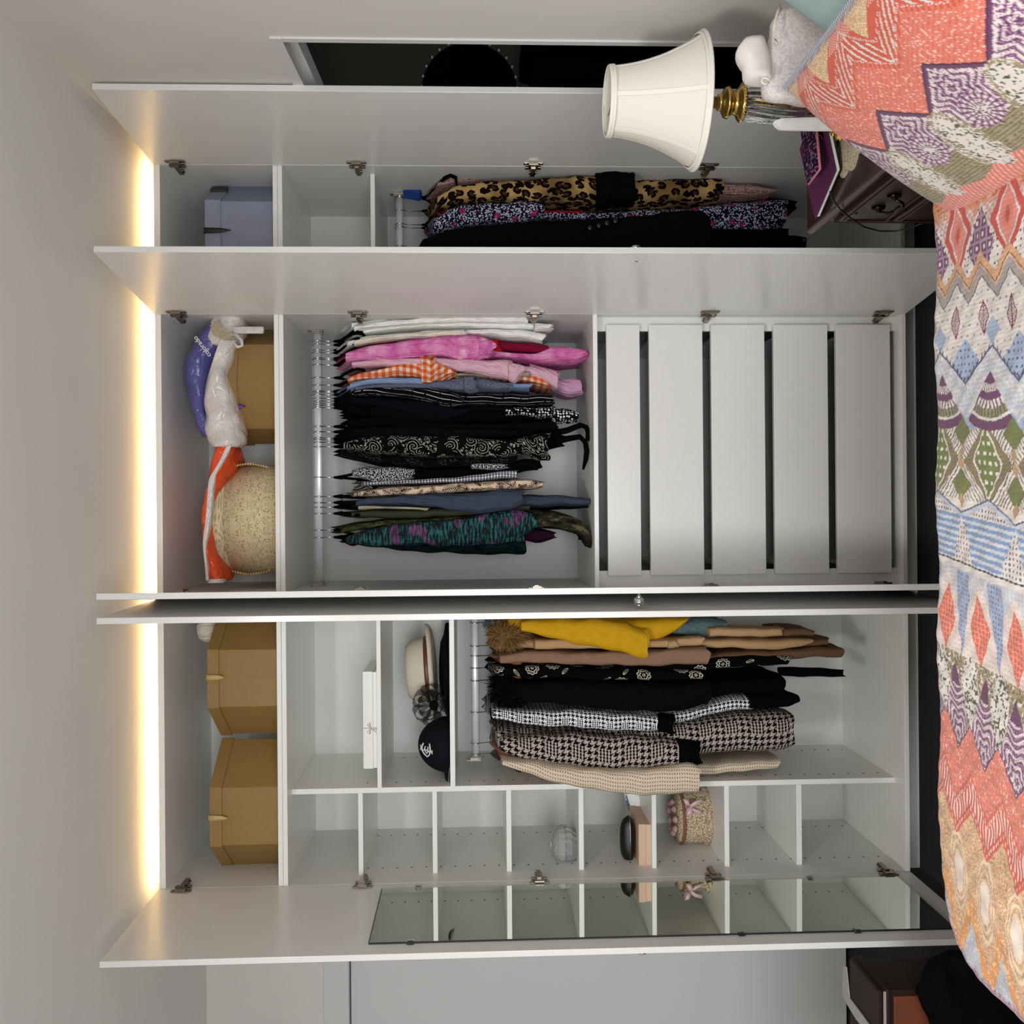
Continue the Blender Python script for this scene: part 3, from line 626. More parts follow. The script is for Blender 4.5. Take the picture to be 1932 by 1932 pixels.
# ---- left unit rail: winter coats
c = railL; A = dict(kind='wood', apex=929, matk='wood')
k = garment('coat', 'mustard yellow wool coat with a brown fur collar', 'coat', 1174, c, [
  ('body', [(960,1164,1190),(1060,1164,1206),(1160,1164,1222),(1232,1164,1224),(1270,1164,1206),(1302,1164,1172)], .07, .45, 'mustard', dict(rise=.05, fold=.03)),
  ('sleeve', [(984,1172,1194),(1030,1168,1206),(1090,1166,1218),(1150,1170,1232),(1195,1180,1242),(1220,1186,1247)], .02, .13, 'mustard', dict(fold=.02)), ('cuff', [(1196,1182,1240),(1222,1188,1246)], .03, .12, 'mustard', dict(fold=.04))], hlabel='wooden hanger nearest the middle doors, under the fur-collared yellow coat', **A)
p = V(958, 1196, .1); fur(k, 'fur_collar', p.x, .16, p.z, .05, .12, .055, 1500, .042, C['furbrown'], 3)
k = garment('coat', 'teal fleece coat hanging behind the yellow coat', 'coat', None, c, [('body', [(940,1166,1182),(1100,1166,1190),(1270,1166,1202),(1320,1166,1208),(1352,1165,1211),(1372,1168,1202)], .12, .45, 'fluff', dict(rise=.05))], hang=False)
p = V(932, 1172, .2); fur(k, 'fur_collar', p.x, .2, p.z, .02, .06, .03, 400, .035, C['fluff'], 4)
garment('trench_coat', 'beige trench coat with a stitched strap at the cuff', 'coat', 1218, c, [
  ('body', [(938,1206,1230),(1000,1204,1230),(1100,1206,1228),(1330,1203,1226),(1440,1203,1232),(1510,1202,1228),(1532,1204,1216)], .10, .46, 'tan', dict(rise=.04, fold=.06)), ('sleeve', [(1010,1206,1228),(1100,1206,1226),(1230,1208,1224),(1326,1200,1220)], .05, .14, 'tan', dict(fold=.05)), ('strap', [(1262,1208,1226),(1280,1206,1224)], .04, .15, 'tan'),
  ('front_panel', [(1340,1184,1204),(1420,1184,1203),(1478,1185,1203)], .08, .2, 'tan'), ('lining', [(1470,1185,1203),(1528,1183,1202),(1536,1190,1202)], .10, .3, 'brown')], hlabel='wooden hanger holding the beige trench coat', **A)
garment('coat', 'taupe wool coat with a wide plain sleeve', 'coat', 1237, c, [
  ('body', [(946,1232,1254),(1060,1230,1256),(1200,1230,1258),(1340,1230,1262),(1450,1224,1254),(1560,1218,1246),(1590,1218,1247)], .11, .46, 'brown', dict(rise=.04, fold=.05)), ('sleeve', [(944,1234,1253),(1000,1228,1254),(1100,1230,1257),(1200,1228,1259),(1300,1222,1258),(1337,1221,1257)], .05, .14, 'taupe', dict(fold=.03)),
  ('hem', [(1500,1202,1226),(1540,1203,1224),(1566,1204,1220)], .13, .4, 'brown')], hlabel='wooden hanger holding the taupe wool coat', **A)
garment('coat', 'black coat embroidered with cream roses', 'coat', 1260, c, [
  ('body', [(936,1258,1278),(1000,1254,1284),(1150,1258,1286),(1340,1240,1268),(1430,1236,1262),(1490,1235,1260)], .08, .46, 'embroidered', dict(rise=.04, fold=.04)), ('sleeve', [(938,1260,1276),(1000,1255,1282),(1150,1262,1285),(1250,1264,1286),(1328,1266,1284)], .04, .13, 'embroidered', dict(fold=.03)), ('belt', [(1480,1262,1278),(1560,1263,1279),(1594,1267,1279)], .12, .2, 'black')], hlabel='wooden hanger holding the rose-embroidered black coat', **A)
k = garment('coat', 'long black coat with a shaggy black fur collar and three cuff buttons', 'coat', 1283, c, [
  ('body', [(950,1282,1320),(1100,1283,1330),(1250,1284,1336),(1400,1278,1316),(1480,1272,1316)], .09, .46, 'black', dict(rise=.03, fold=.03)), ('sleeve', [(966,1290,1322),(1040,1286,1332),(1120,1286,1342),(1200,1288,1348),(1290,1288,1346),(1340,1288,1334)], .03, .14, 'black2', dict(fold=.03))], hlabel='wooden hanger under the shaggy black fur collar', **A)
p = V(962, 1302, .1); fur(k, 'fur_collar', p.x, .17, p.z, .055, .13, .05, 1400, .055, C['furblack'], 6, -.1)
for a, y in ((1308,1338.5),(1320,1336),(1332,1334)):
    p = V(a, y, .027); MB().box(p.x-.007,p.x+.007,p.y-.003,p.y+.005,p.z-.008,p.z+.008).obj('button', M['button'], k, bevel=.002)
for a, y in ((1430,1338),): pass
garment('coat', 'small-check houndstooth coat with black velvet cuffs and hem', 'coat', 1343, c, [
  ('body', [(930,1336,1358),(1000,1340,1366),(1150,1340,1372),(1280,1344,1372),(1360,1318,1350),(1420,1312,1346)], .08, .46, 'hound', dict(rise=.04, fold=.04)), ('sleeve', [(930,1338,1359),(1000,1342,1371),(1100,1342,1378),(1180,1348,1382),(1244,1354,1384)], .04, .13, 'hound', dict(fold=.03)), ('cuff', [(1243,1353,1386),(1274,1352,1388)], .035, .135, 'black'),
  ('hem', [(1416,1310,1346),(1466,1304,1344),(1496,1304,1342),(1508,1312,1330)], .07, .45, 'black'), ('collar', [(926,1334,1362),(934,1333,1364),(946,1338,1360)], .1, .4, 'black')], kind='velvet', apex=944, hlabel='hanger holding the small-check houndstooth coat')
garment('coat', 'large-check houndstooth coat in black and stone with black-edged cuffs', 'coat', 1401, c, [
  ('body', [(940,1378,1420),(1000,1374,1438),(1100,1376,1446),(1240,1372,1440),(1330,1356,1438),(1420,1345,1432),(1485,1338,1428),(1502,1346,1420)], .08, .46, 'houndbig', dict(rise=.03, fold=.05, taper=.6)), ('sleeve', [(946,1394,1424),(1000,1390,1442),(1080,1386,1454),(1160,1390,1460),(1230,1394,1456),(1290,1400,1446)], .02, .15, 'houndbig', dict(fold=.04)),
  ('cuff', [(1282,1398,1450),(1310,1402,1454),(1324,1408,1448)], .015, .155, 'black'), ('cuff', [(1236,1392,1440),(1250,1390,1430)], .06, .14, 'black'), ('lapel', [(960,1402,1420),(990,1398,1424)], .05, .2, 'black')], hlabel='wooden hanger holding the large-check houndstooth coat', **A)
garment('jacket', 'cream tweed jacket bulging out over the cubby column', 'jacket', 1422, c, [
  ('body', [(952,1432,1448),(1010,1436,1462),(1150,1440,1470),(1300,1440,1470),(1400,1436,1464),(1472,1430,1454)], .10, .44, 'tweed', dict(rise=.03, fold=.03)), ('sleeve', [(948,1434,1446),(990,1438,1462),(1050,1446,1482),(1110,1452,1494),(1180,1456,1504),(1260,1450,1507),(1312,1442,1504),(1322,1448,1499)], -.03, .074, 'tweed', dict(fold=.02))], kind='wood', apex=931, matk='wooddark', hlabel='dark wooden hanger holding the cream tweed jacket')

# ---- right unit rail
c = railR; A = dict(apex=806)
garment('shawl', 'pale pink lace shawl with a fringed end, nearest the open end door', 'shawl', 372, c, [
  ('body', [(826,340,352),(848,328,350),(880,320,346),(930,315,342),(990,320,338),(1060,328,336),(1200,330,344),(1365,338,368),(1420,340,370),(1452,348,366),(1462,354,362)], .12, .4, 'lace', dict(rise=.05, fold=.08))], hlabel='slim black hanger holding the pink lace shawl', **A)
garment('coat', 'leopard print coat with wide black cuffs', 'coat', 375, c, [
  ('body', [(822,366,396),(850,346,384),(950,336,380),(1060,332,382),(1130,330,386),(1204,326,382),(1300,325,380),(1363,322,376)], .09, .46, 'leopard', dict(rise=.05, fold=.05)), ('sleeve', [(826,364,394),(860,344,380),(960,334,376),(1060,330,376),(1128,324,378)], .04, .14, 'leopard', dict(fold=.04)), ('cuff', [(1126,317,380),(1160,315,382),(1200,318,380)], .03, .16, 'black')], hlabel='slim black hanger holding the leopard print coat', **A)
garment('dress', 'red and cream patterned dress, only a strip of it showing', 'dress', 398, c, [('body', [(830,392,402),(920,394,404),(1020,394,404),(1095,394,404)], .10, .44, 'redcream', dict(rise=.05))], hlabel='slim black hanger holding the red patterned dress', **A)
garment('dress', 'navy and white ditsy floral dress with a sleeve rolled at the elbow', 'dress', 424, c, [
  ('body', [(820,404,438),(860,392,428),(1020,392,412),(1100,396,416),(1200,388,430),(1340,376,440),(1420,366,440),(1480,360,440),(1487,366,430)], .10, .46, 'bluefloral', dict(rise=.05, fold=.06)), ('sleeve', [(818,410,440),(850,386,426),(900,380,421),(960,376,418),(1010,375,408),(1024,384,408)], .05, .14, 'bluefloral', dict(fold=.04))], hlabel='slim black hanger holding the ditsy floral dress', **A)
k = garment('coat', 'long black coat with four dark cuff buttons', 'coat', 430, c, [
  ('body', [(800,444,468),(850,428,470),(1000,420,474),(1300,420,474),(1490,420,470)], .08, .46, 'black', dict(rise=.04, fold=.03)), ('sleeve', [(806,444,470),(840,430,470),(900,420,470),(1000,412,470),(1150,404,470),(1300,388,470),(1338,392,470)], .03, .14, 'black2', dict(fold=.02))], hlabel='slim black hanger holding the long black coat', **A)
for a, y in ((1113,430),(1130,426),(1145,421),(1161,417)):
    p = V(a, y, .032); MB().lathe([(.0075,0),(.0085,.002),(.006,.0035)], n=14).xf(Matrix.Translation(p) @ Matrix.Rotation(math.pi/2,4,'X')).obj('button', M['ghost'], k, True)
k = garment('garment_bag', 'black garment bag with a pale letter S printed near its corner', 'bag', 466, c, [
  ('body', [(800,452,470),(1000,446,478),(1300,446,480),(1440,442,482),(1500,434,484),(1524,436,484)], .12, .47, 'black2', dict(rise=.04, fold=.02))], hlabel='slim black hanger holding the black garment bag', **A)
garment('trousers', 'black trousers showing below the floral dress', 'trousers', None, c, [('leg', [(1380,372,392),(1470,368,392),(1505,376,390)], .2, .42, 'black', {})], hang=False)
def letters(txt, parent, p, size, mat, rot, ext=.0006, name='lettering'):
    cu = bpy.data.curves.new(name, 'FONT'); cu.body = txt; cu.size = size; cu.extrude = ext; cu.align_x = 'CENTER'; cu.align_y = 'CENTER'
    o = bpy.data.objects.new(name, cu); COL.objects.link(o); dg = bpy.context.evaluated_depsgraph_get(); me = bpy.data.meshes.new_from_object(o.evaluated_get(dg)); bpy.data.objects.remove(o)
    me.name = name; me.materials.clear(); me.materials.append(mat); q = bpy.data.objects.new(name, me); COL.objects.link(q); q.parent = parent
    q.matrix_local = Matrix.Translation(Vector(p)-wloc(parent)) @ rot; return q
FRONT = Matrix.Rotation(math.pi/2, 4, 'X')
M['greyprint'] = plain('grey_print', (120,120,118), .6); M['whiteprint'] = plain('white_print', (232,232,232), .6)
letters('S', k, V(1521, 452, .115), .028, M['greyprint'], FRONT)
# ---------------------------------------------------------------- things in the upper boxes
def loft_h(parent, name, st, Yf, Yb, mat, crumple=.006, seed=0, N=30, step=7, e=.75, label=None, ends=.35):
    """soft lying thing: st = (py, px_top, px_bottom) outlines across the view at depth Yf"""
    py, xa, xb = interp(st, step); r = np.random.RandomState(seed); F_ = r.uniform(20, 95, (6,3))*r.choice([-1,1], (6,3)); ph = r.rand(6)*6.28; P = []; uv = []
    nn = len(py)
    for i in range(nn):
        a, b_ = V(xa[i], py[i], Yf), V(xb[i], py[i], Yf); zc = (a.z+b_.z)/2; hz = abs(a.z-b_.z)/2; ym = (Yf+Yb)/2; hy = (Yb-Yf)/2; t = i/(nn-1)
        hyy = hy*(ends+(1-ends)*math.sin(math.pi*min(1,max(0,t)))**.5); yc = Yf+hyy*1.0
        ring = []
        for k in range(N):
            an = k/N*2*math.pi; y = yc+hyy*sgp(math.sin(an), e)*-1; z = zc+hz*sgp(math.cos(an), e); x = (a.x+b_.x)/2
            q = np.array([x,y,z]); w_ = .5*math.sin(float(F_[5]@q)*.4); d = sum(abs(math.sin(float(F_[j]@q)*.5+ph[j]+w_))/(1+.5*j) for j in range(5))-1.5
            ring.append(Vector((x, y+crumple*d*1.2, z+crumple*d*.8*math.cos(an)))); uv.append((x, z))
        P.append(ring)
    o = MB().grid(P, True, True, True, uv).obj(name, mat, parent, True)
    if label: o['label'] = label
    return o
def prismobj(parent, name, poly, z0, z1, mat, grow=0, bevel=.0015):
    n = len(poly); c = sum((Vector(p) for p in poly), Vector((0,0)))/n; pl = [Vector(p)+(Vector(p)-c).normalized()*grow for p in poly]
    b = MB(); vs = []; fs = []; uv = []
    for i in range(n):
        a, d = pl[i], pl[(i+1) % n]; L = (d-a).length; k = len(vs); vs += [(a.x,a.y,z0),(d.x,d.y,z0),(d.x,d.y,z1),(a.x,a.y,z1)]; fs.append((k,k+1,k+2,k+3)); uv += [(0,z0),(L,z0),(L,z1),(0,z1)]
    k = len(vs); vs += [(p.x,p.y,z0) for p in pl]+[(p.x,p.y,z1) for p in pl]; uv += [(p.x,p.y) for p in pl]*2; fs += [tuple(range(k,k+n))[::-1], tuple(range(k+n,k+2*n))]
    b.add(vs, fs, uv); bm_merge = b
    o = b.obj(name, mat, parent)
    bm = bmesh.new(); bm.from_mesh(o.data); bmesh.ops.remove_doubles(bm, verts=bm.verts, dist=1e-5); bmesh.ops.recalc_face_normals(bm, faces=bm.faces); bm.to_mesh(o.data); bm.free()
    m_ = o.modifiers.new('bevel','BEVEL'); m_.width = bevel; m_.segments = 2
    return o
def ribbon(parent, name, pts, w, mat, wd=(0,0,1), th=.0012):
    pts = [Vector(p) for p in pts]; wd = Vector(wd); W_ = w if isinstance(w, (list,tuple)) else [w]*len(pts)
    P = [[p-wd*W_[i]/2, p+wd*W_[i]/2] for i, p in enumerate(pts)]; return MB().grid(P).obj(name, mat, parent, True, solid=th)
M['goldcard'] = plain('gold_card', (142,112,62), .5, .4, .05, 50); M['bluecard'] = plain('grey_blue_card', (132,138,160), .5, .4, .04, 50)
M['ribdark'] = plain('dark_brown_ribbon', (44,32,28), .5); M['ribgold'] = plain('champagne_ribbon', (190,160,104), .4); M['ribpurple'] = plain('purple_ribbon', (84,44,120), .4); M['ribpink'] = plain('pink_satin_ribbon', (214,178,184), .3); M['ribcream'] = plain('cream_ribbon', (214,206,190), .5)
def hatbox(label, poly, z0, z1, lid, mat, group, rib, loc_rib, hang, name='hat_box'):
    c = sum((Vector(p) for p in poly), Vector((0,0)))/len(poly); r = thing(name, label, 'box', (c.x, c.y, z0), group)
    prismobj(r, 'body', poly, z0, z1-.008, mat); prismobj(r, 'lid', poly, z1-lid, z1, mat, .006)
    x, y = loc_rib
    pts = [(x, y+.02, z1+.001), (x, y-.012, z1+.001), (x, y-.013, z1-lid*.6), (x, y-.014, z1-lid-.004), (x, y-.016, z1-hang)]
    ribbon(r, 'ribbon', pts, [.02,.02,.018,.016,.002], rib, (1,0,0))
    return r
def px(y, Y, p=460): return Xp(y, Y, p)
zS = zU1
# two gold boxes in the left upper box
polyA = [(px(1594,.06),.06),(px(1486,.06),.06),(px(1394,.22),.22),(px(1486,.06),.40),(px(1594,.06),.40),(px(1634,.22),.22)]
polyB = [(px(1333,.06),.06),(px(1226,.06),.06),(px(1226,.06)+.125,.23),(px(1226,.06),.40),(px(1333,.06),.40),(px(1384,.22),.22)]
hatbox('gold hexagonal card box nearest the mirrored door, with a short ribbon tab', polyA, zS, Zp(396,.06,1540), .042, M['goldcard'], 'gold card hat boxes', M['ribgold'], (px(1540,.06), .058), .066)
hatbox('gold hexagonal card box nearer the middle doors, with a long scratch on its front', polyB, zS, Zp(391.5,.06,1280), .04, M['goldcard'], 'gold card hat boxes', M['ribgold'], (px(1276,.06), .058), .062)
o = tag(MB().lathe([(.001,0),(.03,.004),(.048,.02),(.05,.04),(.04,.062),(.015,.075),(.001,.076)], (px(1186,.2,395), .2, Zp(391.5,.06,1280)), 24).obj('cloth_roll', C['cream'], None, True), 'round cream cloth bundle resting on the gold box by the middle doors', 'cloth')
# gold box of the centre, under the plastic bag
pc = [(px(727,.07,480),.07),(px(650,.095,480),.095),(px(622,.27,480),.27),(px(650,.095,480),.42),(px(760,.07,480),.47),(px(838,.32,480),.32),(px(809,.15,480),.15)]
hatbox('gold angular card box under the blue and white plastic bag', pc, zS, Zp(425,.07,727), .04, M['goldcard'], 'gold card hat boxes', M['ribpurple'], (px(768,.112,445), .108), .064)
# grey-blue box at the right
pb = [(px(380,.07),.07),(px(490,.07),.07),(px(490,.07)-.03,.24),(px(490,.07),.40),(px(380,.07),.40),(px(346,.24),.24)]
hb = hatbox('grey-blue octagonal card box with dark brown ribbon, alone in the end upper box', pb, zS, Zp(387,.07,420), .054, M['bluecard'], None, M['ribdark'], (px(437,.07,400), .068), .093)
p1, p2 = Vector(pb[0]), Vector(pb[5]); mm = (p1+p2)/2; dr = (p2-p1).normalized(); zt = Zp(387,.07,420)
MB().hexa([(mm.x-dr.x*.02+.012, mm.y-dr.y*.02-.006, zt-.055),(mm.x+dr.x*.02+.012, mm.y+dr.y*.02-.006, zt-.055),(mm.x+dr.x*.02+.002, mm.y+dr.y*.02, zt-.055),(mm.x-dr.x*.02+.002, mm.y-dr.y*.02, zt-.055),
  (mm.x-dr.x*.02+.012, mm.y-dr.y*.02-.006, zt+.001),(mm.x+dr.x*.02+.012, mm.y+dr.y*.02-.006, zt+.001),(mm.x+dr.x*.02+.002, mm.y+dr.y*.02, zt+.001),(mm.x-dr.x*.02+.002, mm.y-dr.y*.02, zt+.001)]).obj('ribbon', M['ribdark'], hb)
# round damask box with rope handles
g = G('damask_paper', .6, .3); u, v = g.uv(); uu = ((u/.15).fract()-.5).abs()*.15
wn = (g.noise(g.vec(uu, v), 30, 2)-.5)*.03; dx, dy, dk = g.cell(uu+wn, v+wn, 24, .8, True); dr2 = (dx*dx+dy*dy).pow(.5); da = dy._m('ARCTAN2', dx); sw = ((dr2*130)+da*.318).fract().lt(.36)*dr2.lt(.022); d3, d4, d5 = g.cell(uu, v, 60, .9, True); sw = sw.max((d3*d3*4+d4*d4).pow(.5).lt(.0052)*dr2.gt(.018))
g.col(g.mix(sw*g.noise(g.vec(uu,v), 70, 2).smooth(.38,.52), (210,197,160), (164,146,104))); M['damask'] = g.mat
cx = px(979,.27); rb = thing('hat_box', 'round cream damask hat box with gold rope handles', 'box', (cx,.27,zS)); zt = Zp(399,.075,979)
MB().lathe([(.196,0),(.196,zt-zS-.012)], (cx,.27,zS), 56).obj('body', M['damask'], rb, False); bpy.context.view_layer.update()
MB().lathe([(.2005,0),(.2015,.036),(.199,.039),(.06,.040)], (cx,.27,zt-.040), 56).obj('lid', M['damask'], rb, False)
for o in rb.children:
    for f in o.data.polygons: f.use_smooth = len(f.vertices) == 4
g = G('gold_rope', .4); x, y, z = g.xyz(); g.col(g.mix(((z*1.0+y*.8)/.007).fract().lt(.4), (206,176,98), (84,62,26))); M['rope'] = g.mat
for s_, y0 in ((1,.14),(-1,.16)):
    xs = cx+s_*.178
    for k in (0,1):
        pts = [(xs+s_*(.004+.013*math.sin(t*math.pi)) + .0022*math.cos(t*40+k*math.pi), y0-.02+.01*k*0+.03*t, zt-.05-t*.13+.0022*math.sin(t*40+k*math.pi)) for t in np.linspace(0,1,40)]
        MB().tube(pts, .0028, 6).obj('rope_handle', M['rope'], rb, True)
# plastic bags
def plastic(name, rgb, rgb2=None):
    g = G(name, .24, .5); x,y,z = g.xyz(); n = g.noise(g.vec(x,y,z), 16, 3); g.col(g.mix(n, tuple(c*.82 for c in rgb), rgb2 or tuple(min(255,c*1.1) for c in rgb)))
    g.bump(g.vor(g.vec(x+n*.05,y,z+n*.04), 26, 'DISTANCE_TO_EDGE').min(.12), .55, .02); return g.mat
M['plblue'] = plastic('blue_plastic_film', (82,82,146)); M['plwhite'] = plastic('white_plastic_film', (216,208,204)); M['plorange'] = plastic('orange_plastic_film', (226,78,32))
pb = thing('plastic_bag', 'blue and white plastic carrier bag slumped on the gold box', 'bag', (px(720,.2,400), .2, Zp(425,.1,727)))
loft_h(pb, 'blue_side', [(600,398,420),(610,385,424),(630,360,428),(650,350,418),(673,336,402),(690,332,396),(712,337,394),(735,342,388),(763,349,384),(776,357,390),(795,359,396),(812,370,404),(822,378,402)], .05, .40, M['plblue'], .013, 1)
loft_h(pb, 'white_side', [(640,408,442),(655,404,430),(676,396,427),(705,387,420),(728,381,430),(745,377,434),(763,375,439),(785,384,441),(805,376,446),(822,382,451),(834,392,455),(842,397,444)], .02, .2, M['plwhite'], .012, 2)
loft_h(pb, 'bag_mouth', [(592,402,450),(600,390,454),(612,382,450),(626,380,446),(638,383,444),(648,396,432)], .03, .22, M['plwhite'], .012, 3)
loft_h(pb, 'handle', [(616,438,496),(622,434,497),(629,440,496)], .04, .06, M['plwhite'], .001, 4, e=.4)
b = MB(); b.tube([V(435,634,.05), V(446,632,.04), V(456,642,.04), V(457,652,.04), V(449,655,.04), V(440,645,.045)], .006, 8); b.obj('handle_loop', M['plwhite'], pb, True)
bb = MB(); q = [V(396,614,.018),V(414,602,.02),V(420,616,.012),V(443,630,.012),V(432,641,.012),V(420,640,.012),V(402,632,.015)]; bb.add(list(q)+[p+Vector((0,.002,0)) for p in q], [tuple(range(7)), tuple(range(13,6,-1))]+[(i,i+7,(i+1)%7+7,(i+1)%7) for i in range(7)]); bb.obj('card', C['beige'], pb)
p = V(383, 655, .03); letters('colorado', pb, (p.x, .021, p.z), .023, M['whiteprint'], Matrix.Rotation(math.radians(-37),4,'Y') @ Matrix.Rotation(math.pi/2,4,'X') , .0012)
ob = thing('plastic_bag', 'orange plastic bag with a white stripe, draped over the round damask box', 'bag', (px(960,.2,390), .2, zt))
loft_h(ob, 'film', [(840,402,436),(856,394,434),(880,387,430),(905,384,420),(940,378,399),(970,372,397),(1000,374,397),(1040,377,400),(1070,382,410),(1090,388,420),(1098,392,421)], .035, .38, M['plorange'], .011, 7)
loft_h(ob, 'stripe', [(838,428,438),(860,418,427),(885,405,413),(894,397,408),(905,392,403),(960,388,399),(1000,384,394),(1026,381,388),(1036,382,388),(1080,387,392),(1096,388,393)], .026, .06, M['plwhite'], .0015, 8, e=.5)
loft_h(ob, 'hem', [(1093,390,421),(1100,388,421)], .03, .1, M['plwhite'], .001, 8)

# ---------------------------------------------------------------- things on the left shelves
zs1 = Zp(711,YI,1330)
wb = thing('gift_box', 'flat white gift box tied with a thin cream ribbon', 'box', (px(1358,.1,700), .24, zs1))
xa, xb = px(1449,.1,700), px(1268,.1,700); zt = Zp(685,.1,1358); zm_ = Zp(704,.1,1358)
MB().box(xa,xb,.1,.355,zs1,zm_).obj('body', M['edge'], wb, bevel=.001); MB().box(xa-.002,xb+.002,.098,.357,zm_+.0004,zt).obj('lid', M['edge'], wb, bevel=.001)
xr = px(1374,.097,700); zr = Zp(700,.097,1374)
b = MB()
for s_ in (-1,1): b.tube([(xr,.094,zr),(xr+s_*.012,.092,zr+.012),(xr+s_*.020,.093,zr+.004),(xr,.094,zr)], .0014, 6); b.tube([(xr,.094,zr),(xr+s_*.006-.01,.094,zr-.02),(xr-.02+s_*.003,.095,zr-.026)], .0014, 6)
b.tube([(xr,.096,zt-.002),(xr,.095,zs1+.003)], .0015, 6); b.obj('ribbon', M['ribcream'], wb, True)
zs2 = Zp(849,YI,1330)
# hats
M['felt'] = plain('cream_felt', (206,196,178), .9, .1, .06, 90, .25); M['blackfelt'] = plain('black_felt', (9,9,10), .95, .1); M['leather'] = plain('brown_leather', (96,52,36), .4, .5, .1, 80); M['navycap'] = plain('navy_cotton', (14,15,22), .85, .15, .15, 120)
hx_, hy_ = px(1262,.3,800), .30
bh = thing('hat', 'black felt hat stacked underneath the cream hat', 'hat', (hx_, hy_, zs2)); hz1 = zs2+.045
P = [(.175,0),(.18,.003),(.13,.008),(.105,.02),(.10,.05),(.085,.06),(.02,.062)]
MB().lathe([(.10,.001),(.165,.004),(.172,.014),(.168,.022),(.13,.028),(.10,.04),(.06,.044),(.005,.045)], (hx_,hy_,zs2), 48).obj('crown', M['blackfelt'], bh, True)
ch = thing('hat', 'cream felt hat with a brown leather band and rolled brim', 'hat', (hx_, hy_, hz1))
Rt = Matrix.Translation((hx_,hy_,hz1)) @ Matrix.Rotation(math.radians(-4),4,'Y')
prof = [(.136,.030),(.131,.050),(.127,.075),(.121,.100),(.112,.122),(.098,.135),(.075,.138),(.04,.130),(.002,.126)]
zk = (Zp(763,.24,1262)-hz1)/.142
cc = MB().lathe([(r*.90,z*zk) for r,z in prof], (0,0,0), 48, False, True, lambda a,z: .05*math.cos(2*a)).xf(Rt); cc.obj('crown', M['felt'], ch, True)
P = []
for rr, zz in ((.118,.034),(.135,.029),(.150,.028),(.158,.031),(.163,.034),(.166,.028),(.160,.020),(.148,.016),(.132,.020),(.118,.030)):
    P.append([tuple(Rt @ Vector((rr*(1+.04*math.cos(2*a))*math.cos(a), rr*.84*math.sin(a), zz+(rr-.118)*(.20*max(0,math.cos(a))**6+.1*max(0,-math.cos(a))**2)))) for a in np.linspace(0,2*math.pi,57)[:-1]])
MB().grid(P, True).obj('brim', M['felt'], ch, True)
MB().lathe([(.1215,.040*zk),(.1225,.041*zk),(.1195,.056*zk),(.118,.057*zk)], (0,0,0), 48, False, False, lambda a,z: .05*math.cos(2*a)).xf(Rt).obj('band', M['leather'], ch, True)
p = Rt @ Vector((-.05,-.1195,.048*zk)); MB().tube([p+Vector((dx,-.002,dz)) for dx,dz in ((-.009,-.007),(.009,-.007),(.009,.007),(-.009,.007))], .0013, 6, True).obj('buckle', M['brass'], ch, True)
g = G('black_tulle', .6, .2); g.col((8,8,9)).set(Alpha=.72); M['tulle'] = g.mat
fc = thing('fascinator', 'black tulle flower fascinator between the cream hat and the navy cap', 'fascinator', (px(1330,.15,845), .16, zs2)); fcx, fcz = V(818,1330,.13).x, V(818,1330,.13).z
rr_ = np.random.RandomState(4)
for k in range(13):
    a = k/13*2*math.pi+.2; L = .075 if k % 2 == 0 else .055; w = .018; d = Vector((math.cos(a), -.25+rr_.uniform(-.3,.3), math.sin(a))).normalized(); sd = Vector((-math.sin(a), .4, math.cos(a))).normalized()
    if d.z < -.25: L *= .62
    c0 = Vector((fcx, .13, fcz)); P = [[c0+d*L*math.sin(math.pi*t)+sd*(.030*math.sin(2*math.pi*t))+(Vector((0,.6,0))+sd*.8*(1 if t < .5 else -1))*w*s2*math.sin(math.pi*t) for s2 in (-1,-.3,.3,1)] for t in np.linspace(0,1,13)]
    MB().grid(P).obj('petal', M['tulle'], fc, True)
MB().lathe([(.002,-.018),(.016,-.01),(.019,0),(.012,.012),(.002,.015)], (fcx,.12,fcz), 14).obj('flower_centre', M['blackfelt'], fc, True)
MB().lathe([(.05,0),(.062,.004),(.055,.012),(.02,.018),(.002,.019)], (fcx-.01,.19,zs2), 24).obj('base', M['blackfelt'], fc, True)
# navy cap with white monogram
cpx, cpy = px(1405,.24,830), .25; cz0 = zs2+.002; ch_ = Zp(787,.2,1395)-cz0
cp = thing('cap', 'navy baseball cap with a white interlaced monogram', 'cap', (cpx, cpy, cz0))
rx, ry, rz = .102, .112, ch_
pr = [(math.cos(a), math.sin(a)) for a in np.linspace(0, math.pi/2*.995, 14)]
MB().grid([[(cpx+rx*c*math.cos(k/40*6.2832), cpy+ry*c*math.sin(k/40*6.2832), cz0+rz*s_) for k in range(40)] for c, s_ in pr], True, True, True).obj('crown', M['navycap'], cp, True)
dirb = Vector((-.72,-.69,0)).normalized(); sdb = Vector((-dirb.y, dirb.x, 0))
P = []
for t in np.linspace(0,1,9):
    row = []
    for q in np.linspace(-1,1,21):
        ang = q*math.pi*.33; base = dirb*math.cos(ang)*.100+sdb*math.sin(ang)*.104; ext = dirb*(.062*t*math.cos(q*math.pi/2)**.6)
        row.append(Vector((cpx,cpy,cz0+.026))+base+ext+Vector((0,0,-.020*q*q-.014*t*t-.004)))
    P.append(row)
MB().grid(P).obj('peak', M['navycap'], cp, True, solid=.004)
MB().tube([P[-1][i]+dirb*.0012 for i in range(21)], .0016, 6).obj('piping', M['greyprint'], cp, True)
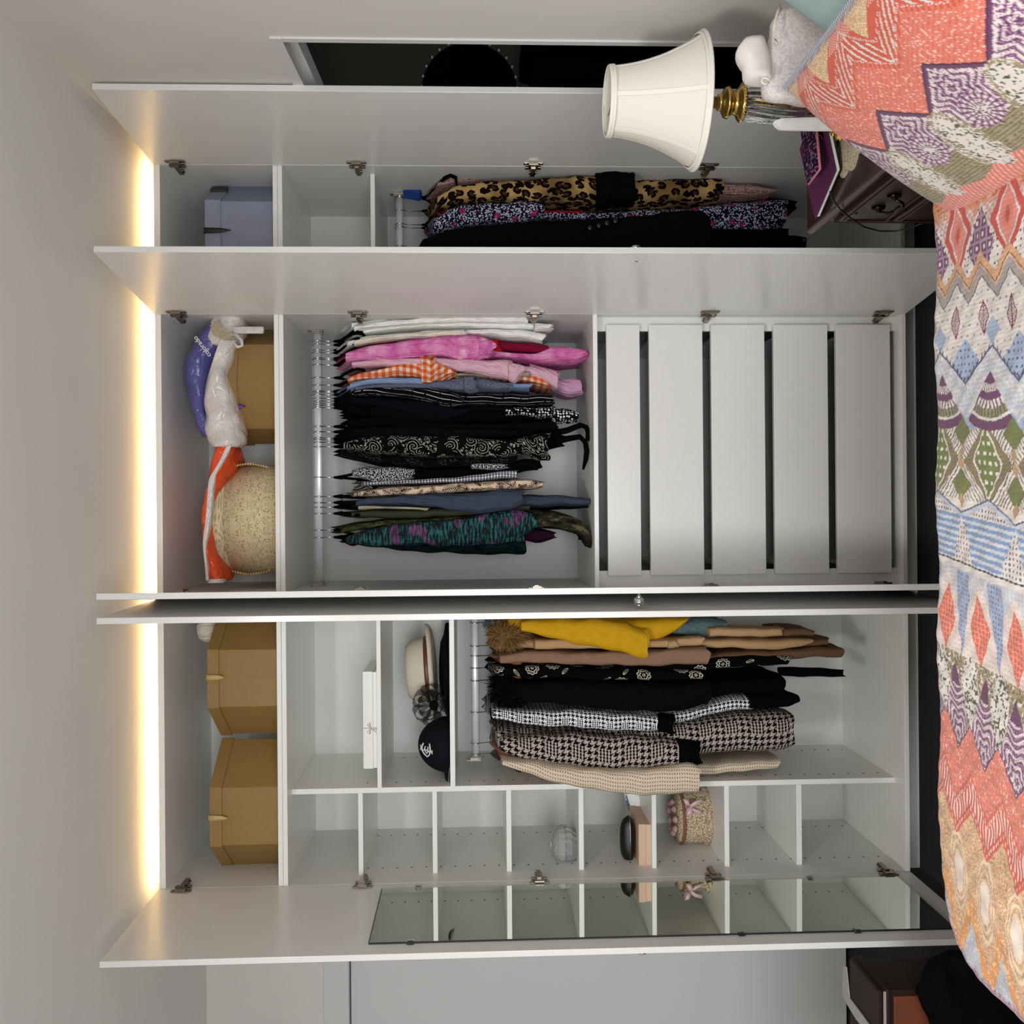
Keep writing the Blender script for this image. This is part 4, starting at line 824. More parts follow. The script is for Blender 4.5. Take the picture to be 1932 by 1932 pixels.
def on_ell(pxx, pyy, off=.0012):
    d = ray(pxx, pyy); d = Vector(d).normalized(); o_ = Vector(((CAMP.x-cpx)/rx, (CAMP.y-cpy)/ry, (CAMP.z-cz0)/rz)); dd = Vector((d.x/rx, d.y/ry, d.z/rz)); A_, B_, C_ = dd.dot(dd), o_.dot(dd), o_.dot(o_)-1
    D_ = B_*B_-A_*C_; t = (-B_-math.sqrt(max(0,D_)))/A_; p = CAMP+d*t; n = Vector(((p.x-cpx)/rx**2, (p.y-cpy)/ry**2, (p.z-cz0)/rz**2)).normalized(); return p+n*off
for st, w in (([(620,700),(545,900),(525,1050),(580,1200),(700,1380),(865,1530),(990,1400),(1030,1200),(1020,950),(985,740)], .0026), ([(740,900),(690,1050),(740,1200),(830,1340),(905,1230),(890,920)], .0020),
              ([(455,800),(475,960),(450,1120)], .0020), ([(480,1000),(640,1130),(790,1090),(900,1220),(1130,1250)], .0018), ([(1130,1130),(1145,1370)], .0020)):
    MB().tube([on_ell(780+a/32.2, 1380+b_/32.2) for a, b_ in st], w, 6).obj('monogram', M['whiteprint'], cp, True)
# cubbies
zc4 = Zp(1093,YI,1565)
M['crystal'] = G('cut_crystal', .08).col((246,248,247)).set(Transmission_Weight=.74, IOR=1.22).mat
cr = thing('crystal_dish', 'lidded cut crystal dish in the cubby beside the mirror', 'dish', (px(1592,.19,1070), .19, zc4)); kx = px(1592,.19,1070)
def facet(n, a_): return lambda a, z: a_*math.cos(n*a+z*260)
MB().lathe([(.035,0),(.05,.003),(.062,.02),(.066,.038),(.063,.044),(.058,.044),(.056,.02),(.03,.008),(.001,.007)], (kx,.19,zc4), 64, True, True, facet(16,.03)).obj('bowl', M['crystal'], cr, False)
MB().lathe([(.066,.0445),(.067,.050),(.060,.066),(.040,.082),(.012,.090),(.012,.096),(.001,.099)], (kx,.19,zc4), 64, True, True, facet(18,.025)).obj('lid', M['crystal'], cr, False)
M['bead_red'] = plain('garnet_bead', (120,26,30), .2); M['bead_blue'] = plain('blue_bead', (50,60,120), .2); M['silver'] = plain('silver_trinket', (190,190,190), .2, .5, .05, 40, 0, Metallic=1.0)
for k in range(10):
    a = rr_.uniform(0,6.28); q = rr_.uniform(0,.032); z = zc4+.0145+.008*(k % 3)
    MB().lathe([(.001,-.006),(.006,-.002),(.006,.002),(.001,.006)], (kx+q*math.cos(a), .19+q*math.sin(a), z), 8).obj('trinket', [M['bead_red'],M['silver'],M['bead_blue']][k % 3], cr, True)
zc5 = Zp(1231,YI,1565)
M['pinkbox'] = plain('peach_card', (208,176,152), .55, .3, .02, 40)
x0, x1 = px(1638,.11,1215), px(1556,.11,1215); zl = Zp(1218.5,.11,1600); zt = Zp(1205,.11,1600)
kb = thing('gift_box', 'flat peach card box under the black glasses case', 'box', ((x0+x1)/2,.24,zc5))
MB().box(x0,x1,.11,.36,zc5,zl).obj('body', M['pinkbox'], kb, bevel=.001); MB().box(x0-.002,x1+.002,.108,.362,zl+.0005,zt).obj('lid', M['pinkbox'], kb, bevel=.001)
gc = thing('glasses_case', 'black clamshell glasses case on the peach box', 'case', (px(1582,.18,1190),.18,zt)); gx = px(1582,.18,1190); gh = Zp(1171,.16,1580)-zt
def gcase(z0, z1, up):
    P = []
    for i, t in enumerate(np.linspace(-1,1,15)):
        w = math.sqrt(max(.02,1-abs(t)**3.2)); P.append([(gx+.083*t, .18+.034*w*math.cos(a), z0+(z1-z0)*w*abs(math.sin(a)) if up else z1-(z1-z0)*w*abs(math.sin(a))) for a in np.linspace(0,math.pi,13)])
    return MB().grid(P, False)
M['leatherblack'] = plain('black_leatherette', (12,12,13), .35, .5, .3, 200, .3)
gcase(zt+gh*.42, zt+gh, True).obj('lid', M['leatherblack'], gc, True); gcase(zt+.001, zt+gh*.40, False).obj('body', M['leatherblack'], gc, True)
MB().tube([(gx+.083*math.cos(a)*1.0, .18+.0345*sgp(math.sin(a),.7), zt+gh*.41) for a in np.linspace(0,2*math.pi,33)[:-1]], .0018, 6, True).obj('rim', M['nickel'], gc, True)
tag(MB().box(px(1599,.5,1165)-.006, px(1599,.5,1165)+.006, .5, .53, Zp(1170,.5,1599), Zp(1163,.5,1599)).obj('wall_clip', M['edge'], None, bevel=.001), 'tiny white clip on the back of the cubby above the black glasses case', 'clip')
# leaflet standing behind the peach box
M['paper'] = plain('white_paper', (226,226,224), .7); g = G('printed_leaflet', .5); x,y,z = g.xyz(); g.col(g.mix(g.noise(g.vec(x,y,z), 40, 3).smooth(.45,.55), (70,90,120), (200,200,200))); M['leaflet'] = g.mat
q = V(1220,1541,.30); lf = thing('leaflet', 'folded leaflet leaning beside the peach box in the cubby', 'leaflet', (q.x, .32, zc5))
MB().hexa([(q.x,.30,zc5),(q.x+.075,.34,zc5),(q.x+.075,.352,zc5),(q.x,.304,zc5),(q.x,.30,zc5+.028),(q.x+.075,.34,zc5+.05),(q.x+.075,.352,zc5+.05),(q.x,.304,zc5+.022)]).obj('pages', M['paper'], lf); MB().hexa([(q.x+.012,.306,zc5),(q.x+.09,.356,zc5),(q.x+.09,.358,zc5),(q.x+.012,.308,zc5),(q.x+.012,.306,zc5+.045),(q.x+.09,.356,zc5+.062),(q.x+.09,.358,zc5+.062),(q.x+.012,.308,zc5+.045)]).obj('cover', M['leaflet'], lf)
# lace basket
zc6 = Zp(1368,YI,1565)
g = G('cream_lace', .9, .1); u, v = g.uv(); x,y,z = g.xyz(); g.col(g.mix(g.vor(g.vec(x,y,z), 120, 'DISTANCE_TO_EDGE').lt(.12), (214,200,172), (150,128,102))); g.bump(g.noise(g.vec(x,y,z), 260, 2), .8, .004); M['lacecream'] = g.mat
M['wicker'] = plain('brown_wicker', (124,86,62), .7, .3, .2, 120)
lx, ly = px(1538,.34,1300), .34; ht = Zp(1282,.24,1550)-zc6
lb = thing('lace_basket', 'round lace-covered trinket basket with pink satin bow and flowers', 'basket', (lx, ly, zc6))
MB().lathe([(.098,.0),(.100,.02),(.102,ht*.55),(.099,ht*.8),(.09,ht*.8)], (lx,ly,zc6), 48, True, True, lambda a,z: .012*math.sin(12*a)).obj('body', M['lacecream'], lb, True)
MB().lathe([(.104,.0),(.108,.006),(.110,.016),(.105,.024)], (lx,ly,zc6), 72, True, True, lambda a,z: .03*math.sin(26*a)).obj('lace_edge', M['lacecream'], lb, True)
MB().lathe([(.103,ht*.80),(.106,ht*.84),(.103,ht*.88)], (lx,ly,zc6), 48).obj('rim', M['wicker'], lb, True)
MB().lathe([(.100,ht*.885),(.094,ht*.95),(.06,ht*1.02),(.002,ht*1.05)], (lx,ly,zc6), 48, True, True, lambda a,z: .02*math.sin(15*a)).obj('lid', M['lacecream'], lb, True)
bx_, bz_ = V(1300,1521,.24).x, V(1300,1521,.24).z
for s_, dz in ((-1,.01),(1,.012)):
    P = [[Vector((bx_+s_*(.030*math.sin(math.pi*t)), .232-.012*math.sin(2*math.pi*t), bz_+dz*math.sin(math.pi*t)+s_*0.004+w)) for w in (-.008,.008)] for t in np.linspace(0,1,9)]; MB().grid(P).obj('bow', M['ribpink'], lb, True, solid=.001)
for s_ in (-1,1): ribbon(lb, 'ribbon_tail', [(bx_,.231,bz_),(bx_+s_*.014,.229,bz_-.02),(bx_+s_*.022,.231,bz_-.045)], .014, M['ribpink'], (.9,0,.3))
M['rosepink'] = plain('dusky_pink_silk', (190,150,146), .6, .3, .15, 120)
for k in range(9):
    a = k/9*6.28; MB().lathe([(.001,-.010),(.012,-.006),(.014,.002),(.006,.010),(.001,.011)], (lx+.055*math.cos(a), ly-.02+.055*math.sin(a), zc6+ht*1.05+.004), 10, True, True, lambda a_,z: .15*math.sin(5*a_)).obj('flower', M['rosepink'], lb, True)
# blue moisture box hooked on the right rail
M['bluepl'] = plain('blue_plastic', (26,62,140), .4); q = V(777,363,.26)
tg = thing('wardrobe_freshener', 'blue slotted plastic freshener clipped to the rail in the end unit', 'freshener', (q.x,.26,q.z-.03))
Rt = Matrix.Translation(q) @ Matrix.Rotation(math.radians(32),4,'Z') @ Matrix.Rotation(math.radians(14),4,'Y'); MB().box(-.016,.016,-.022,.022,-.036,.030).xf(Rt).obj('case', M['bluepl'], tg, bevel=.004)
for k in range(5): MB().box(-.010,.010,-.0228,-.0218,-.024+k*.009,-.020+k*.009).xf(Rt).obj('slot', M['greyprint'], tg)
MB().tube([tuple(Rt @ Vector(p)) for p in ((0,0,.03),(0,0,.042),(0,.01,.062),(0,.025,.062))], .003, 6).obj('clip', M['bluepl'], tg, True)
# ---------------------------------------------------------------- bed: quilt print worked out per vertex from bands and motifs
def LC(*c): return np.array(lin(c))
W_, OR_, PE_, YO_, GY_, BU_, BL_, LB_ = LC(216,206,198), LC(206,84,50), LC(224,170,136), LC(216,148,74), LC(160,152,146), LC(118,46,72), LC(150,168,198), LC(182,190,204)
PU_, PL_, GR_, OL_, OT_, CO_, TA_, LI_, RD_, GB_ = LC(106,58,98), LC(166,124,156), LC(112,124,58), LC(116,104,62), LC(164,144,112), LC(222,116,92), LC(206,160,112), LC(160,112,142), LC(204,62,44), LC(164,170,182)
def tri(x): return np.abs(2*(x-np.floor(x))-1)          # 1 at whole numbers, 0 half way
def cen(x, P, ph): return (((x-ph)/P+.5) % 1-.5)*P        # signed distance to the nearest motif centre
def vnoise(a, b_, f, seed=0):
    r = np.random.RandomState(seed); T_ = r.rand(64,64); x, y = a*f, b_*f; i, j = np.floor(x).astype(int), np.floor(y).astype(int); u, v = x-i, y-j; u = u*u*(3-2*u); v = v*v*(3-2*v)
    g_ = lambda p, q: T_[p % 64, q % 64]
    return (g_(i,j)*(1-u)+g_(i+1,j)*u)*(1-v)+(g_(i,j+1)*(1-u)+g_(i+1,j+1)*u)*v
def quilt_print(X, D):
    """X along the bed, D metres in from the wardrobe-side edge"""
    s = 966-936*(X+(.128-.115*X)*D); t = D
    col = np.broadcast_to(W_, s.shape+(3,)).copy()
    def put(m, c): col[m] = c if np.ndim(c) == 1 else c[m]
    def mixm(m, a, c): put(m, np.where(a[...,None], c, col))
    n1 = vnoise(X, D, 260, 1); n2 = vnoise(X+3, D, 420, 2); hatch = np.sin(s*1.5+t*900) ; fine = np.sin(t*1700+n1*4)
    put(s < 445, PE_); mixm(s < 445, n1 > .62, W_); mixm(s < 445, (n2 > .7), RD_*.6+PE_*.4); put((s < 470) & (395+70*tri((t-.02)/.17)**1.4 > s) & (s > 380), YO_); mixm((s > 380) & (s < 440), n1 > .66, OR_)
    z = (s > 440) & (s < 575); mixm(z, ((np.floor(s/7)+np.floor(t/.0075)) % 2 == 0), RD_*.55+W_*.45)
    f = cen(t, .17, .123); r = np.abs(s-478)/88+np.abs(f)/.052
    put((r < 1) & (s < 570), RD_); put((r < .68) & (s < 570), LC(222,126,116)); put((np.abs(r-.60) < .045), W_); put(r < .34, CO_); put(r < .18, RD_)
    f = cen(t, .17, .038); r = np.abs(s-532)/98+np.abs(f)/.072
    put(r < 1, W_); mixm((r < 1) & (r > .66), ((np.abs((s % 12)-6) < 2) & (np.abs((t*936 % 12)-6) < 2)), LC(60,50,60)); q = (np.abs(s-512)/66+np.abs(f)/.047 < 1)
    put(q, PU_); mixm(q, (np.abs((s % 21)-10) > 8) | (np.abs((f*936 % 21)-10) > 8), PL_); mixm(q, (np.abs((s % 21)-10) < 3.4) & (np.abs((f*936 % 21)-10) < 3.4), W_)
    zc_ = 567-40*tri((t-.029)/.0885)
    put((s > zc_+8) & (s < 735), W_); put(np.abs(s-zc_) < 9, YO_); mixm(np.abs(s-zc_) < 8, (hatch > .5), W_*.5+YO_*.5); put((s > zc_+9) & (s < zc_+15), PE_); put((s > zc_+15) & (s < zc_+32), GY_); put((np.abs(s-zc_-9) < 1.4) | (np.abs(s-zc_-33) < 1.4), LC(92,72,62))
    f = cen(t, .0885, .029); r = np.abs(s-628)/30+np.abs(f)/.0175; put(r < 1, W_); put((r < 1) & (r > .84), BU_); mixm(r < .84, np.sin((s+np.sign(f)*t*936*.7)*1.5) > .2, BU_); put((r < .84) & (np.abs(f) < .001), BU_)
    mixm((s > 570) & (s < 735) & (s > zc_+34), (np.abs((s % 17)-8) < 1.6) & (np.abs(((t*936+s*.4) % 19)-9) < 2.6) & (r > 1.1), LC(130,136,160))
    f = cen(t, .17, .148); r = np.abs(s-700)/42+np.abs(f)/.046; put(r < 1, BL_); mixm(r < 1, (np.abs((s % 12)-6) < 2) & (np.abs((t*936 % 12)-6) < 2), LC(70,80,120)); f = cen(t, .17, .063); r = np.abs(s-652)/24+np.abs(f)/.024; put(r < 1, BL_)
    zb = 676+60*(1-tri((t-.063)/.17)); m = (s > zb) & (s < 815); put(m, LB_); mixm(m, n1 > .6, W_); put(np.abs(s-zb) < 2.2, LC(72,80,112)); mixm(np.abs(s-zb+4) < 4, (t*936 % 11) < 4, LC(72,80,112)); put((s > zb+62) & (s < 812), BL_)
    f = cen(t, .17, .063); sx = s-718; rr = np.sqrt(np.maximum(0,sx)**2+(f*936*.75)**2); sec = (sx > 0) & (np.abs(f)*936 < sx*.86+1) & (rr < 96)
    for a, c in ((96,PU_),(80,W_),(75,OL_),(60,W_),(47,PU_),(34,W_),(20,PU_)): put(sec & (rr < a), c)
    mixm(sec & (rr < 74) & (rr > 60), np.sin(np.arctan2(f*700, sx+1)*60) > .3, GR_*.5+W_*.3); mixm(sec & ((rr < 34) | ((rr > 47) & (rr < 60))), np.sin(np.arctan2(f*700, sx+1)*44) > .45, PU_); put(sec & (np.abs(rr-95) < 1.6), BU_)
    f = cen(t, .17, .047)
    z = (s > 812) & (s < 935) & ~sec; put(z, W_); mixm(z, np.sin(t*936*.62+np.where(f > 0, s, -s)*.55+n1*2) > .62, LC(96,84,70))
    r = np.abs(s-866)/68+np.abs(f)/.077; m = (r < 1) & (s > 808) & ~sec; put(m, OL_); mixm(m, np.sin((s*1.1+t*1000)) > .55, OT_); m2 = (np.abs(s-866)/64+np.abs(f)/.047 < 1) & (s > 808); put(m2 & m, W_); r3 = np.abs(s-866)/58+np.abs(f)/.042; m3 = (r3 < 1) & m; put(m3, GR_); mixm(m3, ((s % 16) < 6) & ((t*936 % 16) < 7), W_)
    g2 = cen(t, .17, .132)
    for s0 in (817, 907): put((np.abs(s-s0)/27+np.abs(g2)/.031 < 1), GR_); mixm((np.abs(s-s0)/27+np.abs(g2)/.031 < 1), n1 > .68, OL_)
    for s0 in (851, 872, 936): put((np.abs(s-s0)/13+np.abs(g2)/.010 < 1), TA_*.8)
    zb2 = 962-30*tri((t-.047)/.17)
    m = (s > zb2) & (s < 964); put(m, W_); mixm(m, ((s % 9) < 4.5) & ((t*936 % 8) < 3.4), LC(90,92,120)); put((np.abs(s-zb2) < 5), LB_); put(np.abs(s-zb2+5) < 1.5, LC(84,88,120))
    m = (s > 962) & (s < 1046); put(m, LC(196,202,212)); mixm(m, ((s-962) % 12) < 6.5, LC(120,150,190)); w = np.abs(g2)*936 < (s-962)*.44; put(m & w, W_); mixm(m & w, ((s % 9) < 4) & ((t*936 % 9) < 3.6), LC(96,98,120))
    m = (s > 1046) & (s < 1056); put(m, W_); put(np.abs(s-1045) < 1.5, LC(60,62,80))
    m = (s > 1056) & (s < 1240); put(m, LC(176,186,204)); mixm(m, ((s % 8) < 2) | ((t*936 % 9) < 2.2), W_*.9); mixm(m & (s < 1110), (n1 > .55) & (np.abs(f) < .03), W_)
    zo = 1132-62*tri((t-.073)/.115); m = (s > zo) & (s < 1260); put(m, W_); mixm(m, ((s % 9) < 3.5) & ((t*936 % 9) < 6), LC(228,178,160))
    h = cen(t, .115, .1305); m = (np.abs(h)*936 < 22*np.clip((1210-s)/110,0,1)) & (s > 1060) & (s < 1210); put(m, LC(150,164,194)); mixm(m, ((s % 8) < 3) & ((t*936 % 7) < 3), LC(84,94,130))
    h2 = cen(t, .115, .073); r = np.abs(s-1148)/60+np.abs(h2)/.033; put(r < 1, LC(220,88,58)); mixm(r < .92, ((s % 9) < 2) | ((t*936 % 10) < 2), LC(236,150,124))
    P3, p3 = .098, .008
    sl = 1318+57*tri((t-p3)/P3); k3 = cen(t, P3, p3); k4 = cen(t, P3, .057)
    m = (s > 1205) & (s < sl) & ~(r < 1) & (s > zo+70); put(m, OT_); mixm(m, n2 > .58, OL_); mixm(m, n1 > .7, W_)
    m = (np.abs(k4)*936 < 26*np.sqrt(np.clip(1-((s-1262)/60)**2,0,1))) & (s < sl-3); put(m, W_); mixm(m, n1 > .64, LC(84,88,60))
    rr = np.sqrt(((s-1350)*.8)**2+(k3*936)**2); rr = rr*(1+.16*np.cos(6*np.arctan2(k3*936, (s-1350)*.8))); m = (np.abs(k3)*936 < np.clip((s-1222)*.42,0,42)) & (s > 1222) & (s < sl); put(m, W_); mixm(m, np.sin(rr*.55) > -.1, PU_); mixm(m, np.sin(rr*1.7+np.arctan2(k3*936, s-1350)*8) > .5, PL_); mixm(m, (s < 1262), PU_)
    put(np.abs(s-sl) < 1.8, PU_*.7); so = sl+80; stn = sl+150
    m = (s > sl+1.5) & (s < so); put(m, CO_); mixm(m, np.sin(t*800+n1*3) > .55, LC(210,98,78)); mixm(m, n2 > .78, LC(238,180,160))
    m = (s >= so) & (s < stn); put(m, LC(212,78,46)); dd = (s-sl-80)/70
    mixm(m & (dd > .25) & (dd < .72), np.sin(t*760) > .35, W_); mixm(m & (dd <= .25), np.sin(t*760+1) > .5, CO_); mixm(m & ((np.abs(dd-.17) < .05) | (np.abs(dd-.86) < .05)), np.sin(t*900) > .35, W_)
    m = (s >= stn) & (s < 1720); put(m, TA_); mixm(m, np.sin(s*.9+n1*6+np.abs(k4)*700) > .55, LC(226,192,150)); mixm(m, n2 > .7, LC(182,128,82))
    s5 = s-1590; rr = np.sqrt((s5*.55)**2+(k3*936*1.3)**2); m = (s >= stn) & (rr < 40) & (s < 1668); mixm(m, np.sin(rr*.75) > .25, LC(226,198,166)); put(m & (rr < 17), LC(222,206,190))
    se = 1640+110*tri((t-p3)/P3); m = (s > se-40) & (s < se+10); put(m, LC(214,138,58)); mixm(m, n1 > .66, LC(230,178,120)); m = (s >= se+10); put(m, GB_); mixm(m, n2 > .6, LC(190,190,194)); mixm(m & (s > 1730+40*n1), np.sin(s*.35+n1*6) > -.3, LI_); mixm(m & (s > 1748), n2 > .62, PL_)
    qx, qy = np.abs(X-.0825)-.7775, np.abs(YE-D+2.0625)-.5375; sd = np.sqrt(np.maximum(qx,0)**2+np.maximum(qy,0)**2)+np.minimum(np.maximum(qx,qy),0)-.2
    m = (sd > -.045+.02*n1) & (X < -.70); put(m, LI_); mixm(m, np.sin(sd*420+n1*9) > .3, LC(128,80,112)); mixm(m, n2 > .66, LC(200,176,190))
    col = (.80*col+.20*col.mean(-1, keepdims=True)*np.array([1.03,1,.98]))*.90; col *= (.93+.14*vnoise(X+1, D, 30, 5))[...,None]; return np.clip(col, 0, 1)
def pillow_print(a, b_):
    col = np.broadcast_to(CO_, a.shape+(3,)).copy(); P = .1615
    def put(m, c): col[m] = c
    def mixm(m, q, c): col[m & q] = c
    n1 = vnoise(a+2, b_, 300, 6); n2 = vnoise(a, b_+4, 480, 7); ft = cen(b_, P, .023); fp = cen(b_, P, .072); fn = cen(b_, P, .153)
    mixm(a > -1, np.sin(b_*420+a*620+n1*2.5) > .62, LC(212,92,72)); mixm(a > -1, n2 > .78, LC(238,186,170))
    ao = .072+.058*tri((b_-.023-.012)/P); m = a < ao; put(m, LC(208,78,44)); q = (ao-a)
    mixm(m & (q < .052) & (q > .014), np.sin(b_*470+a*300*np.where(np.sin((b_-.035)/P*2*math.pi) > 0, 1, -1)+n1) > .52, W_); mixm(m & (q <= .014), np.sin(b_*560+a*300) > .4, CO_); mixm(m & (((q > .009) & (q < .013)) | ((q > .055) & (q < .060))), np.sin(b_*900+a*500) > .3, W_); mixm(m & (a < .03), np.sin((a+b_)*800) > .55, LC(232,200,180))
    m = a < .054*np.clip(1-np.abs(ft)/.055,0,1)+.004; put(m, LC(206,160,108)); mixm(m, np.sin(b_*700+a*1100+n1*5) > .4, LC(230,204,168)); mixm(a < .008, np.sin(b_*900) > 0, LC(120,132,168))
    ap = .147+.066*(1-tri((b_-.072)/P)); m = a > ap; put(m, W_); rr = np.sqrt((a-.205)**2+fp**2)
    put(m & (a < ap+.010), PU_); r4 = np.abs(rr*1000)*(1+.2*np.cos(6*np.arctan2(fp, a-.205))); mixm(m & (a >= ap+.010), np.sin(r4*.42) > .0, PU_); mixm(m & (a >= ap+.010), np.sin(r4*1.25+np.arctan2(fp, a-.205)*9) > .5, PL_); mixm(m & (np.abs(a-ap-.016) < .004), np.sin(b_*1500) > .1, W_)
    r2 = np.sqrt((a-.262)**2+fp**2)*1000; m5 = m & (r2 < 38); mixm(m5, r2 < 40, W_); mixm(m5, (np.sin(r2*.6) > .1) & (r2 > 14), PL_); mixm(m5, np.sin(np.arctan2(fp, a-.262)*18) > .4, PU_)
    m = a > .300-.03*np.abs(fp)/.08; put(m, LC(158,144,112)); mixm(m, np.sin(a*900+n1*3) > .2, OL_)
    wl = np.abs(fn) < .040*np.sqrt(np.clip(1-((a-.296)/.085)**2,0,1)); put(wl, LC(150,136,100)); mixm(wl, n2 > .6, W_); wl = np.abs(fn) < .028*np.sqrt(np.clip(1-((a-.296)/.076)**2,0,1)); put(wl, W_); mixm(wl, (n1 > .74), LC(76,86,58)); mixm(wl & (np.abs(fn) > .018), n2 > .62, GR_*.7)
    m = (a > .345+.02*np.abs(fn)/.08) & ~wl; put(m, LC(220,106,80)); mixm(m, np.sin(b_*600+a*500) > .6, LC(238,186,168)); put((np.abs(a-ap) < .0022), PU_*.5)
    col = (.86*col+.14*col.mean(-1, keepdims=True))*.90; col *= (.94+.12*vnoise(a, b_, 40, 8))[...,None]; return np.clip(col, 0, 1)
def colmat(name, bsc=520, bs=.5, stitch=True):
    g = G(name, .9, .12); n = g.t.nodes.new('ShaderNodeVertexColor'); n.layer_name = 'Col'; g.t.links.new(n.outputs[0], g.p.inputs['Base Color']); x,y,z = g.xyz()
    h = g.noise(g.vec(x,y,z), bsc, 2)
    if stitch: h = h*.5+((x/.0085+g.noise(g.vec(x,y,z), 30, 1)*1.2).fract()-.5).abs()
    g.bump(h, bs, .004); g.set(Sheen_Weight=.2); return g.mat
M['quilt'] = colmat('quilt_print'); M['pillowprint'] = colmat('pillow_print', 600, .35, False)
def fgrid(xs, ys, fn, cfn):
    Xg, Yg = np.meshgrid(xs, ys, indexing='ij'); Pq = fn(Xg, Yg); n0, n1 = Xg.shape; idx = np.arange(n0*n1).reshape(n0,n1)
    fs = np.stack([idx[:-1,:-1], idx[1:,:-1], idx[1:,1:], idx[:-1,1:]], -1).reshape(-1,4); b = MB(); b.v = [tuple(p) for p in Pq.reshape(-1,3)]; b.f = [tuple(f) for f in fs.tolist()]; b.uv = list(zip(Xg.ravel().tolist(), Yg.ravel().tolist()))
    return b, cfn(Xg, Yg).reshape(-1,3)
ZQ, XF, YE, RC = .65, -.895, -1.325, .20
def quilt_surface(X, Y):
    x1, y0 = 1.06, -2.80
    cxm, cym = (XF+x1)/2, (YE+y0)/2; hx, hy = (x1-XF)/2-RC, (YE-y0)/2-RC; qx, qy = np.abs(X-cxm)-hx, np.abs(Y-cym)-hy
    qxm, qym = np.maximum(qx,0), np.maximum(qy,0); L = np.sqrt(qxm**2+qym**2)+1e-9; sd = L+np.minimum(np.maximum(qx,qy),0)-RC
    nx, ny = np.where(qx > 0, qxm/L, np.where(qx > qy, 1., 0.))*np.sign(X-cxm), np.where(qy > 0, qym/L, np.where(qx > qy, 0., 1.))*np.sign(Y-cym)
    r = .05; o = np.clip(sd+r, 0, None); ang = np.clip(o/r, 0, math.pi/2); drop = np.where(o < r*math.pi/2, r*(1-np.cos(ang)), r+(o-r*math.pi/2)); out = np.where(o < r*math.pi/2, r*np.sin(ang), r)
    sway = .012*np.sin((X*ny*0+X*(1-np.abs(nx))+Y*(1-np.abs(ny)))*26)*np.clip(drop-.05,0,.3)/.3
    Z = ZQ-drop+.004*np.sin(X*21+1)*np.sin(Y*17)+.0016*(np.sin(X*120+np.sin(Y*30))*np.sin(Y*105))
    return np.stack([X-nx*(o-out-sway), Y-ny*(o-out-sway), Z], -1)
xs = np.concatenate([np.linspace(XF-.40, -.99, 28), np.linspace(-.985, .72, 840), np.linspace(.73, 1.11, 20)]); ys = np.concatenate([np.linspace(YE+.42, YE+.06, 30), np.linspace(YE+.055, -1.70, 255), np.linspace(-1.72, -2.9, 40)])
b, cc = fgrid(xs, ys, quilt_surface, lambda X, Y: quilt_print(X, YE-.0-Y)); bedq = b.obj('quilt', M['quilt'], None, True, colors=cc); tag(bedq, 'patchwork-print quilt in orange, blue, green and purple bands, spread over the bed', 'quilt')
M['mattress'] = plain('mattress_ticking', (210,206,198), .9, .1); M['bedwood'] = plain('dark_bed_frame', (36,22,18), .4)
bd = thing('bed', 'double bed hidden under the patchwork-print quilt in the foreground', 'bed', (.08,-2.07,0))
MB().box(XF+.07,1.05,-2.76,YE-.065,.34,ZQ-.02).obj('mattress', M['mattress'], bd, bevel=.03); MB().box(XF+.09,1.05,-2.74,YE-.085,.16,.34).obj('base', M['bedwood'], bd, bevel=.01)
for x_ in (XF+.15, .98):
    for y_ in (-2.68, YE-.15): MB().lathe([(.03,0),(.035,.16)], (x_,y_,0), 12).obj('leg', M['bedwood'], bd)
# patterned pillow leaning against the wall side
PT = Vector((.82,-1.385,.955)); pe = Vector((-.2,0,-.275)).normalized(); pn = Vector((pe.z,0,-pe.x)); pn = pn if pn.x < 0 else -pn
def pil(PT_, la, lb, th, corner=.035):
    def fn(A, B):
        u, v = A/la*2-1, B/lb*2-1; prof = np.clip((1-np.abs(u)**2.6),0,1)**.5*np.clip((1-np.abs(v)**2.8),0,1)**.5; pin = 1-corner*(1-np.abs(u)**2)*np.abs(v)**6*2.2; pin2 = 1-corner*(1-np.abs(v)**2)*np.abs(u)**6*.6
        a = la/2*(1+u*pin2); bb_ = lb/2*(1+v*pin); h = th*prof
        return np.stack([PT_.x+pe.x*a+pn.x*h, PT_.y-bb_, PT_.z+pe.z*a+pn.z*h], -1)
    return fn
b, cc = fgrid(np.linspace(0,.425,170), np.linspace(-.0,.62,250), pil(PT,.425,.62,.075), lambda A, B: pillow_print(A, B))
pl_ = thing('pillow', 'plump pillow in the quilt print with purple and orange zigzags, leaning by the lamp', 'pillow', (.7,-1.7,.66))
b.obj('cover', M['pillowprint'], pl_, True, colors=cc)
b, cc = fgrid(np.linspace(0,.425,30), np.linspace(0,.62,40), pil(PT,.425,.62,-.05), lambda A, B: np.broadcast_to(LC(190,180,176), A.shape+(3,)))
b.obj('back', M['pillowprint'], pl_, True, colors=cc)
g = G('blue_white_piping', .8, .1); x,y,z = g.xyz(); g.col(g.mix(((y*.9+z)/.006).fract().lt(.5), (196,196,200), (112,124,158))); 
edge = [tuple(pil(PT,.425,.62,0)(np.array([a]), np.array([c_]))[0]) for a, c_ in [(0,t) for t in np.linspace(0,.62,24)]+[(t,.62) for t in np.linspace(.02,.40,12)]+[(.425,t) for t in np.linspace(.62,0,24)]+[(t,0) for t in np.linspace(.40,.02,12)]]
MB().tube(edge, .0045, 6, True).obj('piping', g.mat, pl_, True)
M['tealcotton'] = plain('pale_teal_cotton', (150,172,172), .9, .1, .06, 18, .3)
